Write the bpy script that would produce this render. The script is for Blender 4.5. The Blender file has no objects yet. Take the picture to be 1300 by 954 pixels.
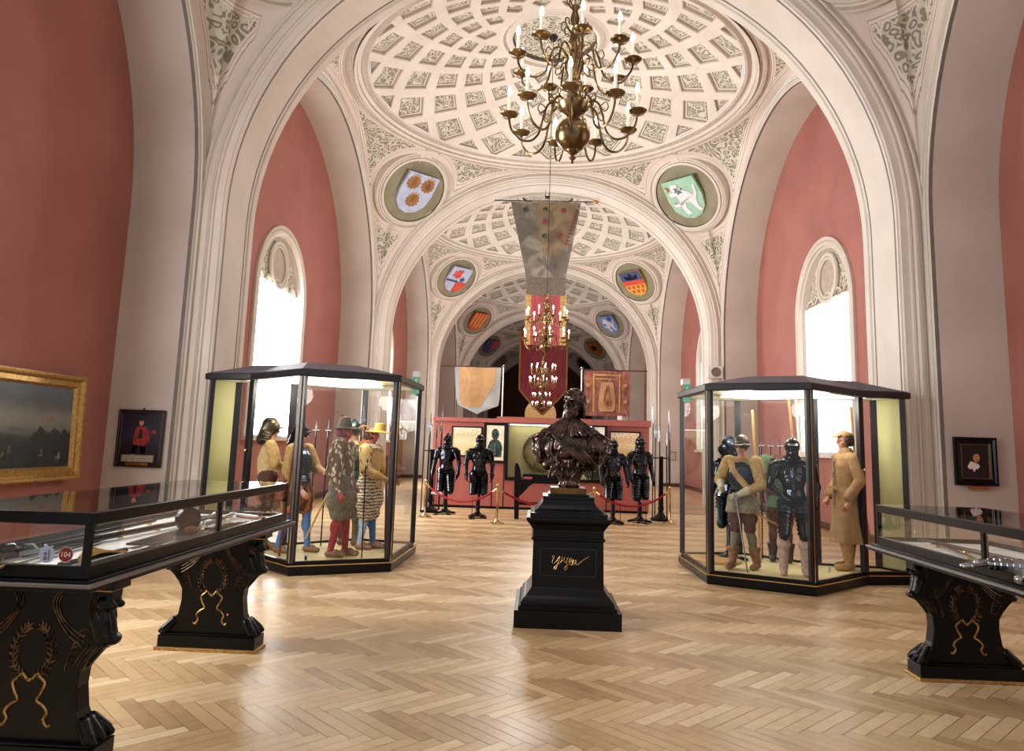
import bpy, math, random
from mathutils import Vector, Matrix, Euler, noise
C = bpy.context.scene.collection
PI = math.pi
rnd = random.Random(7)
def R(d): return math.radians(d)
# ------------------------------------------------------------------ materials
def lin(c):
    return tuple((x/12.92 if x <= .04045 else ((x+.055)/1.055)**2.4) for x in c)
def hx(h):
    h = h.lstrip('#'); return lin(tuple(int(h[i:i+2], 16)/255 for i in (0, 2, 4)))
def nd(nt, t, **kw):
    n = nt.nodes.new(t)
    for k, v in kw.items():
        if k in n.inputs: n.inputs[k].default_value = v
        else: setattr(n, k, v)
    return n
def base(name, col, rough=.5, metal=0., **kw):
    m = bpy.data.materials.new(name); m.use_nodes = True
    nt = m.node_tree; b = nt.nodes['Principled BSDF']
    b.inputs['Base Color'].default_value = (*col, 1); b.inputs['Roughness'].default_value = rough
    b.inputs['Metallic'].default_value = metal
    m.diffuse_color = (*col, 1)
    return m, nt, b
def ramp(nt, fac, stops, interp='LINEAR'):
    r = nt.nodes.new('ShaderNodeValToRGB'); r.color_ramp.interpolation = interp
    el = r.color_ramp.elements
    while len(el) < len(stops): el.new(.5)
    for e, (p, c) in zip(el, stops): e.position = p; e.color = (*c, 1)
    nt.links.new(fac, r.inputs['Fac']); return r.outputs['Color']
def objco(nt, scale=(1, 1, 1)):
    tc = nt.nodes.new('ShaderNodeTexCoord'); mp = nt.nodes.new('ShaderNodeMapping')
    mp.inputs['Scale'].default_value = scale
    nt.links.new(tc.outputs['Object'], mp.inputs['Vector']); return mp.outputs['Vector']
def bump(nt, b, h, strength=.3, dist=.01):
    bp = nd(nt, 'ShaderNodeBump', Strength=strength, Distance=dist)
    nt.links.new(h, bp.inputs['Height']); nt.links.new(bp.outputs['Normal'], b.inputs['Normal'])
def mat(name, col, rough=.5, metal=0., var=None, scale=8, bmp=0, bdist=.01, detail=4, sc3=(1, 1, 1), lo=.35, hi=.65):
    """plain procedural material: colour varied by noise towards var, optional bump"""
    m, nt, b = base(name, col, rough, metal)
    if var is None: var = tuple(c*.82 for c in col)
    n = nd(nt, 'ShaderNodeTexNoise', Scale=scale, Detail=detail); nt.links.new(objco(nt, sc3), n.inputs['Vector'])
    nt.links.new(ramp(nt, n.outputs['Fac'], [(lo, var), (hi, col)]), b.inputs['Base Color'])
    if bmp: bump(nt, b, n.outputs['Fac'], bmp, bdist)
    return m
def emis(name, col, s):
    m, nt, b = base(name, col, .5)
    b.inputs['Emission Color'].default_value = (*col, 1); b.inputs['Emission Strength'].default_value = s
    return m
def glassmat(name, tint=(1, 1, 1), f0=.05, mx=.85):
    m = bpy.data.materials.new(name); m.use_nodes = True; nt = m.node_tree; nt.nodes.clear()
    out = nt.nodes.new('ShaderNodeOutputMaterial'); mix = nt.nodes.new('ShaderNodeMixShader')
    tr = nt.nodes.new('ShaderNodeBsdfTransparent'); gl = nd(nt, 'ShaderNodeBsdfGlossy', Roughness=.01)
    tr.inputs['Color'].default_value = (*tint, 1)
    lw = nd(nt, 'ShaderNodeLayerWeight', Blend=.5)
    pw = nd(nt, 'ShaderNodeMath', operation='POWER'); pw.inputs[1].default_value = 4.
    nt.links.new(lw.outputs['Facing'], pw.inputs[0])
    ma = nd(nt, 'ShaderNodeMath', operation='MULTIPLY_ADD'); ma.inputs[1].default_value = mx; ma.inputs[2].default_value = f0
    nt.links.new(pw.outputs[0], ma.inputs[0]); nt.links.new(ma.outputs[0], mix.inputs['Fac'])
    nt.links.new(tr.outputs[0], mix.inputs[1]); nt.links.new(gl.outputs[0], mix.inputs[2])
    nt.links.new(mix.outputs[0], out.inputs['Surface'])
    m.diffuse_color = (.8, .9, .9, .3); return m
M = {}
M['cream'] = mat('cream_plaster', hx('dad2c9'), .65, var=hx('d0c7bd'), scale=1.2, detail=3)
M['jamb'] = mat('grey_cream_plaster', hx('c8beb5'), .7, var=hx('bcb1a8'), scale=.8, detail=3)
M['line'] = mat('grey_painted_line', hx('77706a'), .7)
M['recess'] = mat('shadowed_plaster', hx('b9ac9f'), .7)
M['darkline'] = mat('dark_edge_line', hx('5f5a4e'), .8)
M['olive'] = mat('olive_recess', hx('928b72'), .8, var=hx('837c64'), scale=2)
def redwall():
    m, nt, b = base('red_wall_paint', hx('a0665c'), .75)
    n = nd(nt, 'ShaderNodeTexNoise', Scale=1.1, Detail=5); nt.links.new(objco(nt), n.inputs['Vector'])
    nt.links.new(ramp(nt, n.outputs['Fac'], [(.3, hx('985e54')), (.7, hx('a66a60'))]), b.inputs['Base Color'])
    n2 = nd(nt, 'ShaderNodeTexNoise', Scale=60, Detail=2); nt.links.new(objco(nt), n2.inputs['Vector'])
    bump(nt, b, n2.outputs['Fac'], .15, .01); return m
M['red'] = redwall()
def scroll(name, scale, use_d=False):
    """pale stucco scrollwork on an olive ground"""
    m, nt, b = base(name, hx('9d967f'), .75)
    co = objco(nt)
    n0 = nd(nt, 'ShaderNodeTexNoise', Scale=scale*.45, Detail=0.); nt.links.new(co, n0.inputs['Vector'])
    add = nd(nt, 'ShaderNodeVectorMath', operation='MULTIPLY_ADD'); add.inputs[1].default_value = (.28, .28, .28)
    nt.links.new(n0.outputs['Color'], add.inputs[0]); nt.links.new(co, add.inputs[2])
    v = nd(nt, 'ShaderNodeTexVoronoi', Scale=scale, feature='F1'); nt.links.new(add.outputs[0], v.inputs['Vector'])
    mu = nd(nt, 'ShaderNodeMath', operation='MULTIPLY'); mu.inputs[1].default_value = 13
    nt.links.new(v.outputs['Distance'], mu.inputs[0])
    sn = nd(nt, 'ShaderNodeMath', operation='SINE'); nt.links.new(mu.outputs[0], sn.inputs[0])
    ma = nd(nt, 'ShaderNodeMath', operation='MULTIPLY_ADD'); ma.inputs[1].default_value = .5; ma.inputs[2].default_value = .5
    nt.links.new(sn.outputs[0], ma.inputs[0])
    orn = ramp(nt, ma.outputs[0], [(.3, hx('8b8570')), (.5, hx('cfc9bb'))])
    h = ma.outputs[0]; col = orn
    if use_d:
        at = nd(nt, 'ShaderNodeAttribute', attribute_name='d')
        rp = ramp(nt, at.outputs['Fac'], [(.0, (0, 0, 0)), (.499, (0, 0, 0)), (.5, (1, 1, 1))], 'CONSTANT')
        frame = ramp(nt, at.outputs['Fac'], [(.0, hx('d9cbc2')), (.452, hx('a89a8c')), (.459, hx('e0d4cb')), (.478, hx('8d8270')), (.484, hx('ddd0c6'))], 'CONSTANT')
        mx = nt.nodes.new('ShaderNodeMixRGB'); nt.links.new(rp, mx.inputs[0])
        nt.links.new(frame, mx.inputs[1]); nt.links.new(orn, mx.inputs[2]); col = mx.outputs[0]
        m2 = nd(nt, 'ShaderNodeMath', operation='MULTIPLY'); nt.links.new(rp, m2.inputs[0]); nt.links.new(h, m2.inputs[1]); h = m2.outputs[0]
    nt.links.new(col, b.inputs['Base Color']); bump(nt, b, h, .6, .03); return m
M['scroll'] = scroll('stucco_scrollwork', 8.5)
M['pend'] = scroll('pendentive_stucco', 7.5, True)
def floormat():
    m, nt, b = base('oak_herringbone_parquet', hx('c69b6b'), .28)
    at = nd(nt, 'ShaderNodeAttribute', attribute_name='tone')
    co = objco(nt, (1, 1, 1))
    n = nd(nt, 'ShaderNodeTexNoise', Scale=9, Detail=6, Distortion=1.); nt.links.new(co, n.inputs['Vector'])
    add = nd(nt, 'ShaderNodeMath', operation='MULTIPLY_ADD'); add.inputs[1].default_value = .30
    nt.links.new(n.outputs['Fac'], add.inputs[0]); nt.links.new(at.outputs['Fac'], add.inputs[2])
    nt.links.new(ramp(nt, add.outputs[0], [(.1, hx('7d6145')), (.45, hx('b09068')), (.75, hx('ccad82')), (1., hx('e0caa4'))]), b.inputs['Base Color'])
    r = nd(nt, 'ShaderNodeMapRange'); r.inputs['To Min'].default_value = .26; r.inputs['To Max'].default_value = .42
    nt.links.new(add.outputs[0], r.inputs['Value']); nt.links.new(r.outputs[0], b.inputs['Roughness'])
    b.inputs['Specular IOR Level'].default_value = .5
    return m
M['floor'] = floormat()
M['black'] = mat('ebonised_wood', hx('08080b'), .3, var=hx('050507'), scale=5)
M['black'].node_tree.nodes['Principled BSDF'].inputs['Specular IOR Level'].default_value = .22
M['blackmet'] = mat('black_painted_metal', hx('1c1c22'), .35, var=hx('15151a'))
M['rooftop'] = mat('slate_painted_roof', hx('5d5c6c'), .5, var=hx('525160'))
M['darkwood'] = mat('dark_stained_wood', hx('2b1710'), .4, var=hx('1a0d09'), scale=10, sc3=(1, 8, 1))
M['wood'] = mat('walnut_wood', hx('7b4728'), .4, var=hx('4c2915'), scale=12, sc3=(6, 1, 6))
M['lightwood'] = mat('ash_staff_wood', hx('c59a5e'), .5, var=hx('a97d42'), scale=12, sc3=(6, 6, 1))
M['gold'] = mat('gilt', hx('c8a262'), .38, .75, var=hx('a07c45'), scale=40, bmp=.4)
M['brass'] = mat('polished_brass', hx('dcc391'), .2, 1., var=hx('bfa067'), scale=5)
M['oldbrass'] = mat('aged_brass', hx('9c8560'), .28, 1., var=hx('5f4b33'), scale=9)
M['bronze'] = mat('dark_bronze', hx('66564f'), .27, .9, var=hx('2c2422'), scale=14, bmp=.35, bdist=.006)
M['bronzeplinth'] = mat('bronze_plinth', hx('6d4f2a'), .35, .7, var=hx('4b3419'), scale=6)
M['steel'] = mat('bright_steel', hx('b9bcc0'), .22, 1., var=hx('85888c'), scale=6)
M['blacksteel'] = mat('blackened_steel', hx('3a3b40'), .2, .95, var=hx('1c1c20'), scale=6)
M['bluesteel'] = mat('blued_steel', hx('3b4652'), .2, .9, var=hx('20262e'), scale=5)
M['greensteel'] = mat('green_patina_steel', hx('5a6a62'), .3, .8, var=hx('2d3a36'), scale=9)
M['brownsteel'] = mat('browned_steel', hx('6b6050'), .3, .85, var=hx('40382d'), scale=7)
M['skin'] = mat('painted_skin', hx('c98f74'), .5, var=hx('bd7f66'), scale=12)
M['ruddy'] = mat('ruddy_painted_skin', hx('b05a50'), .5, var=hx('9c4a45'), scale=14)
M['hair'] = mat('brown_hair', hx('4a2c1e'), .7, var=hx('2c1a12'), scale=40, bmp=.5)
M['redhair'] = mat('auburn_curls', hx('7c3038'), .7, var=hx('5a1f28'), scale=40, bmp=.5)
def cloth(n, c, v=None, rough=.85, scale=25, bmp=.3, **k): return mat(n, hx(c), rough, 0, hx(v) if v else None, scale, bmp, **k)
M['buff'] = cloth('buff_leather', 'c9a66b', 'b08c52')
M['mustard'] = cloth('mustard_buff_cloth', 'b3925c', '957645')
M['palebuff'] = cloth('pale_buff_leather', 'd8bd88', 'c3a56e')
M['orange'] = cloth('orange_brown_leather', 'a9632c', '85481d')
M['red_hose'] = cloth('red_knit_hose', 'a33538', '862529')
M['bluehose'] = cloth('blue_knit_hose', '4f7fb8', '3d699f')
M['palehose'] = cloth('pale_blue_hose', 'a9bcd6', '8fa4c0')
M['olivecl'] = cloth('grey_olive_wool', '7f7766', '655e4f')
M['browncl'] = cloth('brown_wool', '5b3528', '43251b')
M['greencl'] = cloth('green_wool', '566b4c', '44573b')
M['khaki'] = cloth('khaki_greatcoat_wool', 'b08c63', '9b7850', scale=12)
M['shoe'] = cloth('brown_shoe_leather', '8c6446', '6c4a31', rough=.5)
M['tanboot'] = cloth('tan_suede_boot', 'c29a6c', 'a98052')
M['paleboot'] = cloth('pale_pink_hide_boot', 'b59a8c', '9c8072')
M['grey_suede'] = cloth('grey_suede', '8d7f68', '6f6350')
M['white'] = cloth('white_linen', 'e9e4da', 'd6d0c4')
M['glove'] = cloth('pale_gauntlet_leather', 'c2bca0', 'a7a184')
M['straw'] = cloth('straw_felt', 'd5ab58', 'c29344', rough=.7)
M['feltgrey'] = cloth('grey_brown_felt', '6c5f52', '52473c')
M['feather'] = cloth('red_feather', 'a1242c', '7a151c')
M['plume'] = cloth('brown_feather', '9c6a3a', '7a4f28')
def spots(name, c1, c2, scale=22, thr=.32, stretch=(1, 1, .5)):
    m, nt, b = base(name, hx(c1), .85)
    v = nd(nt, 'ShaderNodeTexVoronoi', Scale=scale); nt.links.new(objco(nt, stretch), v.inputs['Vector'])
    nt.links.new(ramp(nt, v.outputs['Distance'], [(thr, hx(c2)), (thr+.12, hx(c1))]), b.inputs['Base Color'])
    bump(nt, b, v.outputs['Distance'], .5, .01); return m
M['slashed'] = spots('slashed_brown_cloth', '6f5640', 'd8cdb8')
M['dashed'] = spots('buff_cloth_with_dark_slashes', 'd6b67a', '4b3827', 16, .2)
def stripes(name, c1, c2, scale=6, distort=3, dirn='Z', thr=.5, rough=.85):
    m, nt, b = base(name, hx(c1), rough)
    w = nd(nt, 'ShaderNodeTexWave', Scale=scale, Distortion=distort, bands_direction=dirn); w.inputs['Detail Scale'].default_value = 3
    nt.links.new(objco(nt), w.inputs['Vector'])
    nt.links.new(ramp(nt, w.outputs['Fac'], [(thr-.05, hx(c1)), (thr+.05, hx(c2))]), b.inputs['Base Color']); return m
M['striped'] = stripes('brown_and_white_striped_cloth', '6e5847', 'd8cdb9', 7, 4)
M['patch'] = stripes('brown_orange_panes', '5c3320', 'b06a30', 4, 2, 'X')
M['glass'] = glassmat('showcase_glass', (.97, .99, .98), .04, .7)
M['tglass'] = glassmat('table_glass', (.96, .98, .98), .05, .9)
M['caseback'] = mat('yellow_green_case_panel', hx('cfcb94'), .6, var=hx('c3be84'), scale=1)
M['casefloor'] = mat('sand_coloured_case_floor', hx('d8c897'), .8, var=hx('c8b785'), scale=3)
M['caselight'] = emis('lit_case_diffuser', (1., .96, .86), 3.0)
M['caseceil'] = mat('case_ceiling_white', hx('d9d8c2'), .6)
M['curtain'] = None
M['flame'] = emis('lit_candle_bulb', (1., .86, .62), 34)
M['candle'] = emis('candle_tube', hx('f3e9d2'), .35)
M['partition'] = mat('salmon_red_partition', hx('9f564c'), .7, var=hx('964e45'), scale=1.5)
M['redrope'] = cloth('red_velvet_rope', 'a8101f', '7d0a16')
M['paper'] = mat('cream_paper', hx('e6dcc2'), .8)
M['pinklabel'] = mat('pink_label_card', hx('c96a70'), .7)
M['whitecard'] = mat('white_card', hx('ece9e2'), .7)
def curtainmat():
    m, nt, b = base('glowing_white_curtain', (.9, .9, .9), .9)  # the cloth itself emits, standing in for daylight behind it
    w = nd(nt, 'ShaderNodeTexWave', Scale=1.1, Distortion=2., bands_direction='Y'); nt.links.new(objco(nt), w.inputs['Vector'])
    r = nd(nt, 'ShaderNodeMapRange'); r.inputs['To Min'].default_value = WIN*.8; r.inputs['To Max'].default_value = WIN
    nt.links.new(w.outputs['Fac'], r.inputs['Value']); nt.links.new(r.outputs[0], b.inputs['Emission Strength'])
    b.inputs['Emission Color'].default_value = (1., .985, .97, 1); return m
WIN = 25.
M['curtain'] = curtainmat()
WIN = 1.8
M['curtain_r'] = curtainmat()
# ------------------------------------------------------------------ mesh builder
class MB:
    def __init__(s): s.v = []; s.f = []; s.m = []
    def add(s, vs, fs, mi=0):
        o = len(s.v); s.v += [tuple(p) for p in vs]
        s.f += [tuple(i+o for i in f) for f in fs]; s.m += [mi]*len(fs)
    def box(s, x0, x1, y0, y1, z0, z1, mi=0, mt=None):
        vs = [(x, y, z) for z in (z0, z1) for y in (y0, y1) for x in (x0, x1)]
        if mt is not None: vs = [mt @ Vector(p) for p in vs]
        s.add(vs, [(0, 2, 3, 1), (4, 5, 7, 6), (0, 1, 5, 4), (2, 6, 7, 3), (0, 4, 6, 2), (1, 3, 7, 5)], mi); return s
    def ell(s, c, r, rot=None, n=14, k=9, mi=0):
        vs = []; c = Vector(c)
        if not hasattr(r, '__len__'): r = (r, r, r)
        m = Euler(rot).to_matrix() if rot else None
        for i in range(1, k):
            a = PI*i/k
            for j in range(n):
                b = 2*PI*j/n; p = Vector((r[0]*math.sin(a)*math.cos(b), r[1]*math.sin(a)*math.sin(b), r[2]*math.cos(a)))
                vs.append(c+(m @ p if m else p))
        t, bt = Vector((0, 0, r[2])), Vector((0, 0, -r[2]))
        vs.append(c+(m @ t if m else t)); vs.append(c+(m @ bt if m else bt))
        fs = []; T = (k-1)*n; B = T+1
        for i in range(k-2):
            for j in range(n): fs.append((i*n+j, (i+1)*n+j, (i+1)*n+(j+1) % n, i*n+(j+1) % n))
        for j in range(n): fs.append((T, j, (j+1) % n)); fs.append((B, (k-2)*n+(j+1) % n, (k-2)*n+j))
        s.add(vs, fs, mi); return s
    def tube(s, pts, rad, n=8, mi=0, cap=True, closed=False, flat=None):
        pts = [Vector(p) for p in pts]; L = len(pts)
        if not hasattr(rad, '__len__'): rad = [rad]*L
        vs = []; up = None
        for i, p in enumerate(pts):
            if closed: t = (pts[(i+1) % L]-pts[i-1])
            else: t = pts[min(i+1, L-1)]-pts[max(i-1, 0)]
            t = t.normalized() if t.length > 1e-9 else Vector((0, 0, 1))
            if up is None: up = Vector((0, 0, 1)) if abs(t.z) < .9 else Vector((0, 1, 0))
            a = t.cross(up)
            if a.length < 1e-6: a = t.orthogonal()
            a.normalize(); b = a.cross(t).normalized(); up = b
            for j in range(n):
                q = 2*PI*j/n; e = (flat or 1.)
                vs.append(p+a*math.cos(q)*rad[i]+b*math.sin(q)*rad[i]*e)
        fs = []
        for i in range(L if closed else L-1):
            for j in range(n):
                k = (i+1) % L; fs.append((i*n+j, i*n+(j+1) % n, k*n+(j+1) % n, k*n+j))
        if cap and not closed: fs.append(tuple(range(n))[::-1]); fs.append(tuple((L-1)*n+j for j in range(n)))
        s.add(vs, fs, mi); return s
    def cap(s, p0, p1, r0, r1, n=14, mi=0):
        p0, p1 = Vector(p0), Vector(p1); d = p1-p0; L = max(d.length, 1e-4); d = d/L
        pts, rad = [], []
        for a in (0.02, .3, .6, .85): pts.append(p0-d*r0*math.cos(a*PI/2)); rad.append(r0*math.sin(a*PI/2))
        pts += [p0, p0.lerp(p1, .33), p0.lerp(p1, .66), p1]; rad += [r0, r0+(r1-r0)*.33, r0+(r1-r0)*.66, r1]
        for a in (.85, .6, .3, .02): pts.append(p1+d*r1*math.cos(a*PI/2)); rad.append(r1*math.sin(a*PI/2))
        return s.tube(pts, rad, n, mi)
    def lathe(s, prof, c=(0, 0, 0), n=20, mi=0, mt=None, sy=1., cap=True, a0=0):
        vs = []; c = Vector(c)
        for r, z in prof:
            for j in range(n):
                q = 2*PI*j/n+a0; p = Vector((r*math.cos(q), r*math.sin(q)*sy, z))
                vs.append(c+p if mt is None else mt @ p)
        fs = []; L = len(prof)
        for i in range(L-1):
            for j in range(n): fs.append((i*n+j, i*n+(j+1) % n, (i+1)*n+(j+1) % n, (i+1)*n+j))
        if cap: fs.append(tuple(range(n))[::-1]); fs.append(tuple((L-1)*n+j for j in range(n)))
        s.add(vs, fs, mi); return s
    def prism(s, poly, h0, h1, mt=None, mi=0):
        """polygon (x,z) extruded along y"""
        n = len(poly); vs = [(x, h0, z) for x, z in poly]+[(x, h1, z) for x, z in poly]
        if mt is not None: vs = [mt @ Vector(p) for p in vs]
        fs = [tuple(range(n)), tuple(range(2*n-1, n-1, -1))]+[(j, j+n, (j+1) % n+n, (j+1) % n) for j in range(n)]
        s.add(vs, fs, mi); return s
    def lames(s, p0, p1, r0, r1, n, seg=16, mi=0, sy=1., fl=1.08):
        p0, p1 = Vector(p0), Vector(p1); pts = []; rad = []
        for i in range(n):
            a, b = i/n, (i+1)/n
            pts += [p0.lerp(p1, a), p0.lerp(p1, b-.1/n)]
            ra, rb = r0+(r1-r0)*a, r0+(r1-r0)*b
            rad += [ra*.97, rb*fl]
        d = (p1-p0).normalized(); vs = []
        ax = Vector((1, 0, 0)); ax = (ax-d*ax.dot(d)).normalized(); ay = d.cross(ax)
        for p, r in zip(pts, rad):
            for j in range(seg):
                q = 2*PI*j/seg; vs.append(p+ax*math.cos(q)*r+ay*math.sin(q)*r*sy)
        fs = [(i*seg+j, i*seg+(j+1) % seg, (i+1)*seg+(j+1) % seg, (i+1)*seg+j) for i in range(len(pts)-1) for j in range(seg)]
        fs += [tuple(range(seg))[::-1], tuple((len(pts)-1)*seg+j for j in range(seg))]
        s.add(vs, fs, mi); return s
    def xf(s, m): s.v = [tuple(m @ Vector(p)) for p in s.v]; return s
def mk(name, mb, mats, parent=None, smooth=False, loc=None, rem=0, sm=0, kind=None, label=None, bev=0, fix=True):
    me = bpy.data.meshes.new(name); me.from_pydata(mb.v, [], mb.f)
    if not isinstance(mats, (list, tuple)): mats = [mats]
    for m in mats: me.materials.append(M[m] if isinstance(m, str) else m)
    if len(mats) > 1: me.polygons.foreach_set('material_index', mb.m)
    if fix:
        import bmesh
        b = bmesh.new(); b.from_mesh(me); bmesh.ops.recalc_face_normals(b, faces=b.faces); b.to_mesh(me); b.free()
    if smooth or rem:
        me.polygons.foreach_set('use_smooth', [True]*len(me.polygons))
        if not rem:
            try: me.set_sharp_from_angle(angle=R(42))
            except Exception: pass
    me.update()
    o = bpy.data.objects.new(name, me); C.objects.link(o)
    if parent: o.parent = parent
    if loc: o.location = loc
    if rem:
        d = o.modifiers.new('remesh', 'REMESH'); d.mode = 'VOXEL'; d.voxel_size = rem; d.use_smooth_shade = True
        if sm: q = o.modifiers.new('smooth', 'SMOOTH'); q.iterations = sm; q.factor = .5
    if bev:
        d = o.modifiers.new('bevel', 'BEVEL'); d.width = bev; d.segments = 2; d.limit_method = 'ANGLE'
    if kind: o['kind'] = kind
    if label: o['label'] = label
    return o
def tag(o, label, cat, group=None, kind=None):
    o['label'] = label; o['category'] = cat
    if group: o['group'] = group
    if kind: o['kind'] = kind
    return o
def thing(name, label, cat, loc=(0, 0, 0), rz=0, group=None, s=1.):
    o = bpy.data.objects.new(name, None); C.objects.link(o); o.location = loc; o.rotation_euler = (0, 0, rz)
    o.scale = (s, s, s); o.empty_display_size = .1
    return tag(o, label, cat, group)
def dup(root, loc, rz=None, label=None, group=None):
    r = root.copy(); C.objects.link(r); r.location = loc
    if rz is not None: r.rotation_euler = (0, 0, rz)
    if label: r['label'] = label
    if group: r['group'] = group
    for ch in list(root.children):
        c = ch.copy(); C.objects.link(c); c.parent = r
        for g in list(ch.children):
            d = g.copy(); C.objects.link(d); d.parent = c
    return r
# ------------------------------------------------------------------ the hall: sizes
WA, WD, WN = 4.44, 4.775, 5.66       # arch opening, hall side plane, niche back wall (half widths)
SPR = 4.5; PER = 10.372; F1, F0_ = 9.28, 10.28
BC0 = 14.965-PER                     # centre of the bay the camera stands in
HB, NA = 4.685, 4.555
NB = 6
# floor: herringbone planks, one mesh
def build_floor():
    w = .0833; L = w*6; vs = []; fs = []; tone = []
    c = math.cos(-PI/4); s_ = math.sin(-PI/4); r = random.Random(3)
    X0, X1, Y0, Y1 = -5.75, 5.75, -1.2, 63
    g = .0016
    for m in range(-95, 12):
        for k in range(-140, 760):
            for o in (0, 1):
                if o == 0: x0, y0, dx, dy = k*w+m*L, k*w-m*L, L, w
                else: x0, y0, dx, dy = k*w+L+m*L, k*w+w-L-m*L, w, L
                cx, cy = x0+dx/2, y0+dy/2
                # rotate by -45 deg: strips run across the hall
                RX, RY = cx*c-cy*s_, cx*s_+cy*c
                if not (X0-.3 < RX < X1+.3 and Y0-.3 < RY < Y1+.3): continue
                i = len(vs)
                for (a, b) in ((x0+g, y0+g), (x0+dx-g, y0+g), (x0+dx-g, y0+dy-g), (x0+g, y0+dy-g)):
                    vs.append((min(max(a*c-b*s_, X0), X1), min(max(a*s_+b*c, Y0), Y1), 0))
                fs.append((i, i+1, i+2, i+3))
                t = r.uniform(.28, .58)+(.17 if o else -.03)+(.12 if r.random() < .08 else 0)  # random plank tone, plus directional sheen put into the colour
                tone += [t]*4
    n = len(vs); vs += [(X0, Y0, -.004), (X1, Y0, -.004), (X1, Y1, -.004), (X0, Y1, -.004)]; fs.append((n, n+1, n+2, n+3)); tone += [.05]*4
    me = bpy.data.meshes.new('floor'); me.from_pydata(vs, [], fs); me.materials.append(M['floor'])
    a = me.attributes.new('tone', 'FLOAT', 'POINT'); a.data.foreach_set('value', tone)
    o = bpy.data.objects.new('floor', me); C.objects.link(o); o['kind'] = 'structure'
build_floor()
def arch_path(A, S, B, n=40, z0=0.):
    p = [((-A, z0), (-1, 0)), ((-A, S*.5), (-1, 0))]
    for i in range(n+1):
        t = PI-PI*i/n; nx, nz = math.cos(t)*B, math.sin(t)*A; l = math.hypot(nx, nz)
        p.append(((A*math.cos(t), S+B*math.sin(t)), (nx/l, nz/l)))
    p += [((A, S*.5), (1, 0)), ((A, z0), (1, 0))]
    return p
def sweep(mb, path, sec, fn):
    """sec: list of (n, d, mat for the strip that follows)"""
    k = len(sec); vs = []
    for (a, z), (na, nz) in path:
        for (n, d, _m) in sec: vs.append(fn(a+na*n, z+nz*n, d))
    for i in range(len(path)-1):
        for j in range(k-1):
            mb.add([vs[i*k+j], vs[i*k+j+1], vs[(i+1)*k+j+1], vs[(i+1)*k+j]], [(0, 1, 2, 3)], sec[j][2])
# transverse arch
def face(yf, sg):   # moulded archivolt facing sg
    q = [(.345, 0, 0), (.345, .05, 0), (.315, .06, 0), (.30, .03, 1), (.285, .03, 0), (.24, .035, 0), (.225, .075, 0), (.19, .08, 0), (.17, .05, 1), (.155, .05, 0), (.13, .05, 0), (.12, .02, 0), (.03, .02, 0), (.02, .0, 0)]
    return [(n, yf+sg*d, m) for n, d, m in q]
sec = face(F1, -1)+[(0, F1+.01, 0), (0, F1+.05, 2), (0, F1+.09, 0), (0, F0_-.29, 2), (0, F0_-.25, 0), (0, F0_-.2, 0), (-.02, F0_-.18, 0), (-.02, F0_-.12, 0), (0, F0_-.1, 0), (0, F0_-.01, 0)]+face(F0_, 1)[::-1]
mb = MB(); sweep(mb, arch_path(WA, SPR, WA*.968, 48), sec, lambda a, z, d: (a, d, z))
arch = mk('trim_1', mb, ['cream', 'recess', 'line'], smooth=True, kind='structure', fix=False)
for k in range(1, NB):
    c = arch.copy(); c.name = 'trim_%d' % (k+1); C.objects.link(c); c.location = (0, PER*k, 0)
# side niche: reveals + mouldings; window wall
def side(sx, k):
    yc = BC0+PER*k
    mb = MB()
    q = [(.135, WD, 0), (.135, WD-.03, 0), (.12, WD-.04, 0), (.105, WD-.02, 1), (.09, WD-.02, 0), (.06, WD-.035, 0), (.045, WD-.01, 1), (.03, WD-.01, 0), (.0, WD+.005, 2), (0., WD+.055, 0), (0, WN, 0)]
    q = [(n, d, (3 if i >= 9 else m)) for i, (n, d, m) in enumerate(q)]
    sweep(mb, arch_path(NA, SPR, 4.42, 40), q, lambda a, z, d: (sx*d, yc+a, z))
    return mb
WC = -.065  # window centre relative to bay centre
def wallmesh(sx, k):
    yc = BC0+PER*k; mb = MB(); X = sx*WN
    ys = [-HB-.55, -NA, -3, -1.32+WC]; m = 24
    y0 = yc-PER/2; y1 = yc+PER/2; cy = yc+WC; hw = 1.3
    mb.add([(X, y0, 0), (X, cy-hw, 0), (X, cy-hw, 9.3), (X, y0, 9.3)], [(0, 1, 2, 3)])
    mb.add([(X, cy+hw, 0), (X, y1, 0), (X, y1, 9.3), (X, cy+hw, 9.3)], [(0, 1, 2, 3)])
    mb.add([(X, cy-hw, 0), (X, cy+hw, 0), (X, cy+hw, 1.5), (X, cy-hw, 1.5)], [(0, 1, 2, 3)])
    for i in range(m):
        a, b = PI-PI*i/m, PI-PI*(i+1)/m
        ya, za, yb, zb = cy+hw*math.cos(a), 4.43+hw*math.sin(a), cy+hw*math.cos(b), 4.43+hw*math.sin(b)
        mb.add([(X, ya, za), (X, yb, zb), (X, yb, 9.3), (X, ya, 9.3)], [(0, 1, 2, 3)])
    return mb
wn = 0
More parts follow.
